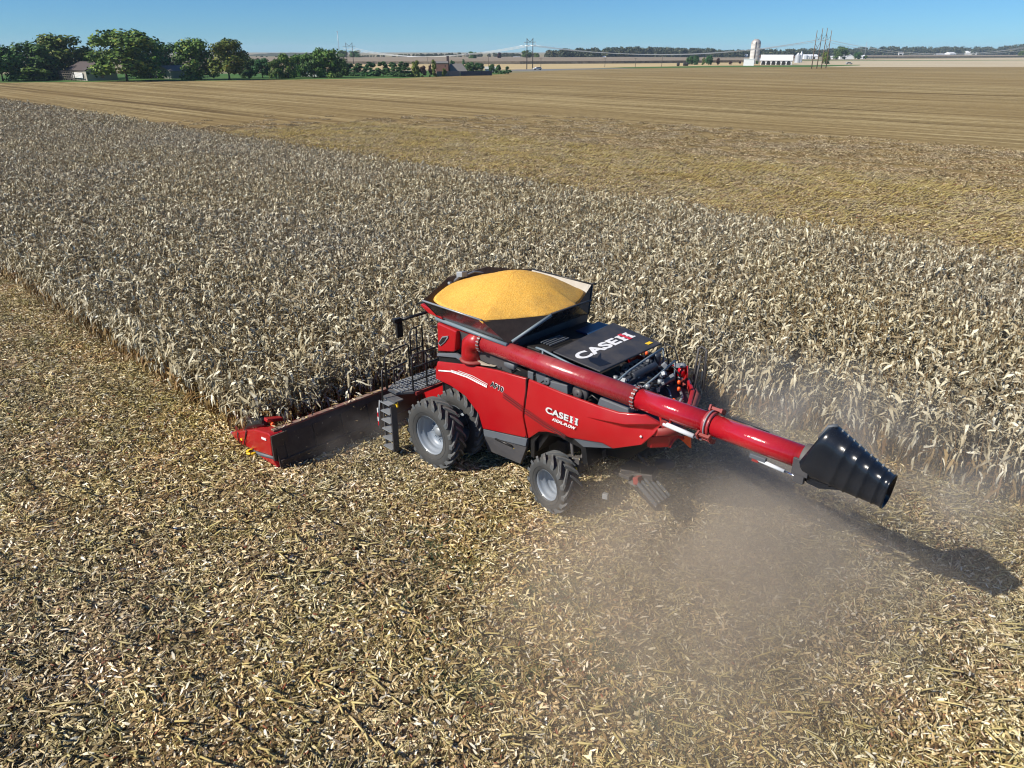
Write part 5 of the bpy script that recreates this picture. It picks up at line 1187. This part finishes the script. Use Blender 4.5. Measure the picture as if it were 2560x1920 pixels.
# --- wheels
def tyre_mesh(name, Ro, Ri, w, nl):
    mb = MB(); h = w / 2
    prof = [(Ri, -h * .72), (Ri + .03, -h * .86), (Ri + (Ro - Ri) * .45, -h), (Ro - .13, -h * .97), (Ro - .07, -h * .84), (Ro - .075, -h * .4), (Ro - .07, 0), (Ro - .075, h * .4), (Ro - .07, h * .84), (Ro - .13, h * .97), (Ri + (Ro - Ri) * .45, h), (Ri + .03, h * .86), (Ri, h * .72)]
    mb.lathe(prof, 56, 'Y')
    for s in (1, -1):
        mb.lathe([(Ri + (Ro - Ri) * .30, s * h * .955), (Ri + (Ro - Ri) * .32, s * h * 1.0), (Ri + (Ro - Ri) * .34, s * h * .98)], 56, 'Y')
        for k in range(nl):
            t0 = 2 * math.pi * (k + (.5 if s < 0 else 0)) / nl; vs = []
            for j in range(6):
                u = j / 5; y = s * h * (.0 + 1.0 * u) ; th = t0 + .44 * (u ** 1.15) * (.9 / Ro); rt = Ro - .006 - .035 * max(0, (u - .75) / .25) ** 2; rb = Ro - .09 - .07 * max(0, (u - .7) / .3)
                hw = (.036 + .016 * u) / Ro
                for r_, e in ((rb, -1.35), (rt, -1), (rt, 1), (rb, 1.35)):
                    a = th + e * hw; vs.append((r_ * math.cos(a), y, r_ * math.sin(a)))
            f = []
            for j in range(5): f += [(4 * j + i, 4 * j + i + 1, 4 * j + 5 + i, 4 * j + 4 + i) for i in range(3)]
            f += [(0, 3, 2, 1), (20, 21, 22, 23)]
            mb.add(vs, f, False, 1)
    return mb.mesh(name, [M['rubber'], M['tread_rubber']])
def rim_mesh(name, Ri, w, dish):
    mb = MB(); h = w / 2
    prof = [(Ri + .03, h * .90), (Ri + .035, h * .80), (Ri - .005, h * .80), (Ri - .02, h * .60), (Ri - .03, h * .35), (Ri - .075, h * .25), (Ri - .08, h * .0), (Ri - .075, -h * .1), (Ri - .10, -h * .16), (Ri - .11, h * -.3), (Ri * .62, dish), (Ri * .40, dish + .03), (Ri * .36, dish + .07), (0.001, dish + .07)]
    mb.lathe(prof, 48, 'Y')
    mb.lathe([(Ri, -h * .8), (Ri - .09, -h * .5), (Ri - .10, dish - .02), (.001, dish - .02)], 40, 'Y')
    for k in range(10):
        a = 2 * math.pi * k / 10; mb.lathe([(.001, .05), (.022, .05), (.022, 0)], 6, 'Y', (Ri * .5 * math.cos(a), dish + .02, Ri * .5 * math.sin(a)))
    return mb.mesh(name, M['rim'])
def wheel(x, yc, z, Ro, Ri, w, nl, side, meshes, steer=0.0):
    t = bpy.data.objects.new('wheel', None); COL.objects.link(t); t.parent = CH; t.location = (x, yc, z); t.empty_display_size = .2
    t.rotation_euler = (0, random.uniform(0, .3), (math.pi if side < 0 else 0) + steer)
    inst('tyre', meshes[0], t); r = inst('rim', meshes[1], t); inst('hub', meshes[2], t); return t
random.seed(5)
FT = tyre_mesh('tyre', 1.03, .56, .54, 19); FR = rim_mesh('rim', .56, .54, -.17); HBm = MB().lathe([(.001, -.06), (.10, -.06), (.13, -.10), (.16, -.2), (.16, -.3)], 20, 'Y').mesh('hub', M['steel'])
RT = tyre_mesh('tyre', .79, .40, .62, 15); RR = rim_mesh('rim', .40, .62, -.24); HB2 = MB().lathe([(.001, -.02), (.05, -.02), (.07, -.08), (.10, -.2), (.10, -.3)], 16, 'Y').mesh('hub', M['steel'])
for s in (1, -1):
    wheel(.15, s * 2.60, 1.02, 1.03, .56, .54, 22, s, (FT, FR, HBm)); wheel(.15, s * 1.62, 1.02, 1.03, .56, .54, 22, s, (FT, FR, HBm))
    wheel(-3.76, s * 1.96, .79, .79, .40, .62, 18, s, (RT, RR, HB2), R(-9))
MB().tube([(.12, -2.5, 1.02), (.12, 2.5, 1.02)], .16, 12).obj('front_axle', M['dkgrey'], CH); MB().box((-3.76, 0, .9), (.3, 3.3, .28)).obj('rear_axle', M['dkgrey'], CH, bevel=.02)
mb = MB(); mb.box((-3.95, 1.42, 1.22), (.4, .28, .35), (.2, .1, .3)); mb.tube([(-3.9, 1.4, 1.3), (-3.6, 1.2, 2.0)], .05, 8); mb.tube([(-4.1, 1.4, 1.25), (-4.2, 1.0, 2.1)], .04, 8); mb.obj('steering_knuckle', M['dkgrey'], CH, bevel=.02)
for x, y, z in ((-4.20, 1.66, 1.24), (-4.28, 1.70, 1.05)): MB().lathe([(.0, 0), (.055, 0), (.055, .03), (0, .03)], 10, 'Y', (x, y, z)).obj('yellow_marker', M['yellow'], CH)
MB().prism([(-2.68, 1.0), (-2.66, 1.6), (-2.9, 1.95), (-3.4, 2.12), (-4.2, 2.16), (-4.5, 2.0), (-4.6, 1.5), (-4.45, 1.5), (-4.35, 1.9), (-3.4, 1.98), (-3.0, 1.8), (-2.8, 1.5), (-2.8, 1.0)], 1.1, 1.68).obj('rear_wheel_arch', M['black'], CH)
# --- platform, rails, ladder at the front left
PF = MB().shell([(2.20, .95, 1.9), (1.25, .95, 1.9), (1.25, 2.45, 1.9), (1.55, 2.85, 1.9), (1.95, 2.85, 1.9), (2.20, 2.45, 1.9)], [(0, 1, 2, 3, 4, 5)], (0, 0, -.06)).obj('platform', M['grating'], CH)
mb = MB()
for k in range(15): mb.box((1.72, 1.05 + k * .12, 1.915), (.88 if k < 12 else .55, .018, .02))
for k in range(8): mb.box((1.34 + k * .11, 1.7, 1.913), (.014, 1.45, .016))
mb.obj('platform_grating', M['steel'], PF)
MB().box((1.50, 3.02, 1.80), (.6, .30, .05)).obj('upper_step', M['grating'], CH)
MB().box((1.22, 1.7, 1.83), (.05, 1.4, .10)).obj('platform_reflector', M['dust_red'], CH)
def rail_(pts, r=.025): MB().tube(pts, r, 6).obj('handrail', M['black'], CH)
zr = 1.9
rail_([(2.0, 2.85, zr), (2.0, 2.85, 2.88), (2.05, 2.70, 2.96), (2.2, 1.9, 2.96), (2.22, 1.8, 2.9), (2.22, 1.8, zr)])
rail_([(2.0, 2.85, 2.42), (2.2, 1.9, 2.42)]); rail_([(2.08, 2.5, 2.42), (2.08, 2.5, zr)])
rail_([(2.22, 1.72, zr), (2.22, 1.72, 3.3), (2.24, 1.6, 3.38), (2.28, 1.2, 3.38), (2.28, 1.2, zr)]); rail_([(2.22, 1.72, 2.7), (2.28, 1.2, 2.7)]); rail_([(2.25, 1.45, 3.38), (2.25, 1.45, zr)])
rail_([(1.30, 2.42, zr), (1.30, 2.42, 2.92), (1.32, 2.3, 3.0), (1.32, 1.45, 3.0), (1.30, 1.35, 2.92), (1.30, 1.35, 2.3), (1.30, 1.5, 2.2), (1.30, 2.42, 2.2)]); rail_([(1.30, 2.42, 2.62), (1.30, 1.35, 2.62)]); rail_([(1.30, 1.9, 3.0), (1.30, 1.9, zr)])
rail_([(1.62, 3.3, 1.7), (1.75, 3.15, 2.62), (1.78, 3.05, 2.68), (1.82, 2.95, 2.6), (1.95, 2.85, 1.9)])
LD = MB().box((1.26, 3.20, .98), (.05, .20, 1.45), (0, -.0, 0)).obj('ladder', M['dkgrey'], CH)
MB().box((1.70, 3.20, 1.02), (.04, .08, 1.50)).obj('ladder_rail', M['dkgrey'], LD)
for k in range(6): MB().box((1.48, 3.22, .32 + k * .285), (.42, .24, .03)).obj('step', M['steel'], LD)
MB().tube([(1.76, 3.30, 1.75), (1.78, 3.34, 1.3), (1.78, 3.34, .85)], .02, 6).obj('ladder_handle', M['steel'], LD)
for k in range(4): MB().box((1.80, 3.36, 1.02 + k * .14), (.035, .03, .135)).obj('reflector', M['red_lens'] if k % 2 == 0 else M['white'], LD)
MB().box((1.30, 3.10, 1.72), (.24, .04, .14)).obj('ladder_sticker', M['yellow'], LD)
# feeder house
MB().prism([(.9, 1.0), (.9, 1.9), (3.2, 1.15), (3.2, .35)], -.75, .75).obj('feeder_house', M['red'], CH, bevel=.02)
MB().prism([(.75, 1.35), (.75, 2.0), (1.1, 2.0), (1.3, 1.4)], 1.0, 1.25).obj('front_strut', M['red'], CH, bevel=.02)
# residue spreader and chopper at the rear
mb = MB(); mb.box((-5.45, .35, 1.05), (.5, .5, .18), (0, .25, .3)); mb.box((-5.1, .55, 1.1), (.5, .25, .1), (0, .1, .5)); mb.tube([(-5.0, .2, 1.45), (-5.35, .2, 1.2)], .04, 6); mb.box((-5.0, .4, 1.0), (.5, .8, .1))
mb.obj('spreader_mount', M['dkgrey'], CH, bevel=.01)
MB().box((-5.45, .62, 1.02), (.14, .5, .18), (.2, .3, .2)).obj('spreader_housing', M['dust_red'], CH, bevel=.01)
for i in range(5):
    a = V(-5.55, .85 - .14 * i, 1.02); MB().box(a + V(-.38, .12, -.10), (.80, .05, .10), (0, -.25, -.32)).obj('spreader_fin', M['grey'], CH)
MB().shell([V(-5.55, 1.0, .95), V(-6.30, 1.15, .72), V(-6.25, .72, .50), V(-5.55, .35, .85)], [(0, 1, 2, 3)], (0, 0, -.02)).obj('spreader_plate', M['dkgrey'], CH)
MB().lathe([(.02, 0), (.26, 0), (.26, .05), (.02, .08)], 22, 'Z', (-5.4, .6, .88)).obj('spreader_disc', M['dkgrey'], CH)
MB().lathe([(.02, 0), (.26, 0), (.26, .05), (.02, .08)], 22, 'Z', (-5.4, -.6, .88)).obj('spreader_disc', M['dkgrey'], CH)
MB().box((-4.95, 1.35, .62), (.14, .12, .14), (.2, .1, .3)).obj('mud_sensor', M['steel'], CH)

# ================================================================== THE CORN HEADER
M['hdr_back'] = dusty('header_back_dark_shaded', (.022, .012, .012), .6, amount=.25, scale=1.5)  # dark gear, with the shade behind the header put into the colour
CHD = thing('corn_header', 'wide corn header on the front of the harvester, red divider at the crop edge', 'corn header', ORG, HEAD)
MB().shell([(2.88, 6.0, .03), (3.08, 6.0, 1.05), (3.14, 6.0, 1.20), (3.14, -6.0, 1.20), (3.08, -6.0, 1.05), (2.88, -6.0, .03)], [(0, 1, 4, 5), (1, 2, 3, 4)], (.05, 0, 0)).obj('back_sheet', M['hdr_back'], CHD)
M['beam_red'] = dusty('dust_covered_red', (.16, .014, .014), .6, amount=.8)
MB().box((3.22, 0, 1.20), (.16, 11.9, .12)).obj('top_beam', M['beam_red'], CHD, bevel=.02)
MB().box((2.96, 0, .34), (.12, 11.9, .12)).obj('lower_beam', M['hdr_back'], CHD, bevel=.02)
for k in range(13):
    MB().box((3.0, -5.7 + .95 * k, .66), (.05, .07, .8), (0, .2, 0)).obj('back_rib', M['hdr_back'], CHD)
MB().box((3.6, 0, .45), (.9, 11.7, .10)).obj('auger_trough', M['dkgrey'], CHD)
mb = MB(); mb.tube([(3.55, -5.7, .75), (3.55, 5.7, .75)], .14, 14); mb.obj('cross_auger', M['dust_red'], CHD)
def snout(y, w, name='row_divider', m='red'):
    secs = [(3.75, .86, .30), (4.3, .70, .30), (4.9, .48, .26), (5.35, .30, .17), (5.72, .16, .05)]; vs = []; n = 9
    for x, z, hw in secs:
        for i in range(n):
            a = math.pi * i / (n - 1); vs.append((x, y + w * hw * math.cos(a), z - .24 + .24 * math.sin(a) * (1 if x < 5.5 else .5)))
    fs = [(j * n + i, j * n + i + 1, (j + 1) * n + i + 1, (j + 1) * n + i) for j in range(len(secs) - 1) for i in range(n - 1)]
    return MB().add(vs, fs, True).obj(name, M[m], CHD)
for k in range(15): snout(-5.33 + .762 * k, .8)
for s in (1, -1):
    vs = [(5.86, 6.0, .22), (5.30, 6.10, .48), (5.10, 6.11, .56), (3.95, 6.12, 1.06), (3.20, 6.12, 1.22), (3.06, 6.12, 1.18), (3.14, 6.10, .50), (4.15, 6.10, .28), (5.10, 6.09, .14), (5.65, 6.03, .13), (4.35, 6.13, .55), (3.5, 6.13, .9)]
    vs = [(x, s * y, z) for x, y, z in vs]
    fs = [(1, 0, 9, 8), (2, 1, 8), (3, 2, 8, 7, 10), (3, 10, 11), (4, 3, 11), (5, 4, 11, 6), (11, 10, 7, 6)]
    MB().shell(vs, fs, (0, -s * .42, 0)).obj('end_divider', M['red'], CHD, bevel=.03)
    MB().shell([(x, s * y, z) for x, y, z in [(3.18, 6.08, .36), (3.02, 6.05, .16), (3.9, 6.06, .12), (4.0, 6.06, .16)]], [(0, 1, 2, 3)], (0, -s * .25, 0)).obj('lower_shield', M['red'], CHD, bevel=.02)
    MB().box((3.06, s * 5.86, .78), (.06, .48, .78)).obj('dark_cover', M['hdr_back'], CHD)  # cover added over the red divider back, coloured dark as if shaded
    MB().tube([(3.10, s * 6.0, .42), (4.05, s * 6.03, .20), (4.6, s * 6.03, .16)], [.07, .06, .03], 8).obj('skid_arm', M['grey'], CHD)
    MB().lathe([(.10, -.02), (.17, -.02), (.17, .03), (.10, .03)], 18, 'Z', (4.35, s * 6.12, .18)).obj('gauge_ring', M['yellow'], CHD)
    MB().tube([(5.80, s * 5.98, .22), (5.97, s * 5.95, .17)], [.055, .02], 8).obj('divider_tip', M['white'], CHD)
    MB().box((4.93, s * 6.115, .37), (.11, .02, .055)).obj('side_marker', M['yellow'], CHD)
    MB().box((3.42, s * 6.135, .97), (.26, .015, .06), (0, .15, 0)).obj('model_plate', M['white'], CHD)
    MB().tube([(4.45, s * 6.14, .86), (4.55, s * 6.14, .65), (4.75, s * 6.13, .30), (4.85, s * 6.12, .16)], .018, 5).obj('seam', M['black'], CHD)
    MB().tube([(5.08, s * 6.13, .56), (5.12, s * 6.13, .38), (5.10, s * 6.12, .14)], .016, 5).obj('seam', M['black'], CHD)
    mb = MB(); mb.tube([(5.05, s * 5.85, .55), (4.75, s * 5.82, .82), (4.35, s * 5.82, 1.02), (4.0, s * 5.82, 1.18), (3.8, s * 5.82, 1.22)], [.09, .13, .15, .14, .08], 10)
    for x, z in ((4.7, .95), (4.4, 1.10), (4.1, 1.25), (3.9, 1.28)): mb.lathe([(.01, -.08), (.09, -.08), (.09, .08), (.01, .08)], 12, 'Y', (x, s * 5.85, z))
    mb.obj('end_auger', M['black'], CHD, bevel=.01)
    MB().box((3.72, s * 5.62, 1.30), (.20, .50, .10), (.25, 0, 0)).obj('red_end_flap', M['red'], CHD, bevel=.02)
    MB().lathe([(.0, 0), (.06, 0), (.06, .07), (0, .08)], 10, 'X', (3.5, s * 5.75, 1.24)).obj('end_lamp', M['orange'], CHD)
random.seed(77); mb = MB()
for k in range(70):                                                 # husks lying on beam and shields
    y = random.uniform(-6, 6) if k > 14 else random.uniform(5.3, 6.0); c = V(random.uniform(3.12, 3.35), y, 1.29); h = random.uniform(0, 6.28)
    d = V(math.cos(h), math.sin(h), random.gauss(0, .3)) * random.uniform(.06, .14); s_ = V(-math.sin(h), math.cos(h), .3) * .02
    mb.add([c - d - s_ * .4, c - s_, c + d, c + s_], [(0, 1, 2, 3)])
o = mb.obj('husk_scraps', M['husk']); o.location = ORG; o.rotation_euler.z = HEAD; tag(o, 'husk scraps caught on the top beam of the header', None, None, 'stuff')
# ================================================================== FLYING CHAFF, DUST, HAZE
random.seed(91); mb = MB()
def flake(c, s):
    a, b = rand_unit() * s * random.uniform(.6, 1.6), rand_unit() * s * .35; mb.add([c - a, c - b, c + a, c + b], [(0, 1, 2, 3)])
for k in range(2600):                                                # thrown from the spreader, thinning outwards
    t = random.random() ** 0.8; ang = random.gauss(math.pi * .93, .55)
    r_ = .3 + 5.5 * t; c = V(-5.4 + math.cos(ang) * r_, .9 + math.sin(ang) * r_ * .75, max(.12, 1.1 + random.gauss(0, .22) * (1 + t * 1.2) - 1.0 * t * t)); flake(W(*c), random.uniform(.008, .022))
for k in range(1500):
    c = V(random.gauss(-4.7, .5), random.gauss(1.25, .35), random.uniform(.15, 1.7)); flake(W(*c), random.uniform(.008, .02))
for k in range(160):
    c = V(random.uniform(.9, 3.0), random.uniform(2.8, 6.0), random.uniform(.15, 1.3)); flake(W(*c), random.uniform(.01, .035))
tag(mb.obj('flying_chaff', M['husk'], recalc=False), 'flying bits of husk and chaff thrown out behind and beside the harvester', None, None, 'stuff')

def dust(name, label, c, size, dens, col, rot=0.0, nscale=1.6, cut=.42, gz=0.0):
    m = bpy.data.materials.new(name); m.use_nodes = True; nt = m.node_tree; nt.nodes.remove(nt.nodes['Principled BSDF'])
    vol = nt.nodes.new('ShaderNodeVolumePrincipled'); nt.links.new(vol.outputs[0], nt.nodes['Material Output'].inputs['Volume'])
    vol.inputs['Color'].default_value = (*col, 1); vol.inputs['Anisotropy'].default_value = .2
    tc = N(m, 'ShaderNodeTexCoord'); ln = N(m, 'ShaderNodeVectorMath', operation='LENGTH'); L(m, tc.outputs['Object'], ln.inputs[0])
    fall = N_clamp(m, mth(m, 'MULTIPLY_ADD', ln.outputs['Value'], -1.6, 1.6))
    fall = mth(m, 'POWER', fall, 1.2)
    g = N(m, 'ShaderNodeNewGeometry'); n = noise(m, g.outputs['Position'], nscale * .3, 3, .62); n.inputs['Distortion'].default_value = .6
    f = mth(m, 'MULTIPLY', fall, N_clamp(m, mth(m, 'MULTIPLY_ADD', n.outputs['Fac'], 4.0, -4.0 * cut)))
    L(m, mth(m, 'MULTIPLY', f, dens), vol.inputs['Density'])
    bm = bmesh.new(); bmesh.ops.create_icosphere(bm, subdivisions=3, radius=1.0); me = bpy.data.meshes.new(name); bm.to_mesh(me); bm.free(); me.materials.append(m)
    o = bpy.data.objects.new(name, me); COL.objects.link(o); o.location = W(*c); o.scale = size; o.rotation_euler.z = HEAD + rot
    return tag(o, label, None, None, 'stuff')
dust('dust_cloud', 'brownish dust blowing out behind the rear wheel and spreader', (-8.6, 3.1, .8), (4.7, 6.2, 1.8), .40, (.93, .82, .68), R(12), 1.3, .28)
dust('dust_cloud', 'grey dust hanging between the auger and the standing corn', (-9.0, -3.6, 1.6), (6.2, 3.6, 2.4), .30, (.88, .83, .76), R(0), 1.2, .38)
dust('dust_cloud', 'dark dust filling the gap behind the header beside the ladder', (2.4, 3.9, .6), (1.3, 2.3, .8), .40, (.55, .52, .50), 0, 2.5, .38)
dust('dust_cloud', 'thin tan dust spread over the ground under the long auger', (-9.0, -.4, .9), (5.5, 4.8, 1.6), .22, (.90, .82, .72), 0, 1.0, .28)
# even air between the camera and the horizon
m = bpy.data.materials.new('haze'); m.use_nodes = True; nt = m.node_tree; nt.nodes.remove(nt.nodes['Principled BSDF'])
vol = nt.nodes.new('ShaderNodeVolumePrincipled'); nt.links.new(vol.outputs[0], nt.nodes['Material Output'].inputs['Volume'])
vol.inputs['Color'].default_value = (.55, .76, 1.0, 1); vol.inputs['Density'].default_value = .00008; vol.inputs['Anisotropy'].default_value = 0
o = MB().box((0, 3950, 29), (16400, 8700, 64)).obj('haze', m); tag(o, kind='stuff'); o['label'] = 'thin bluish haze over the whole plain'
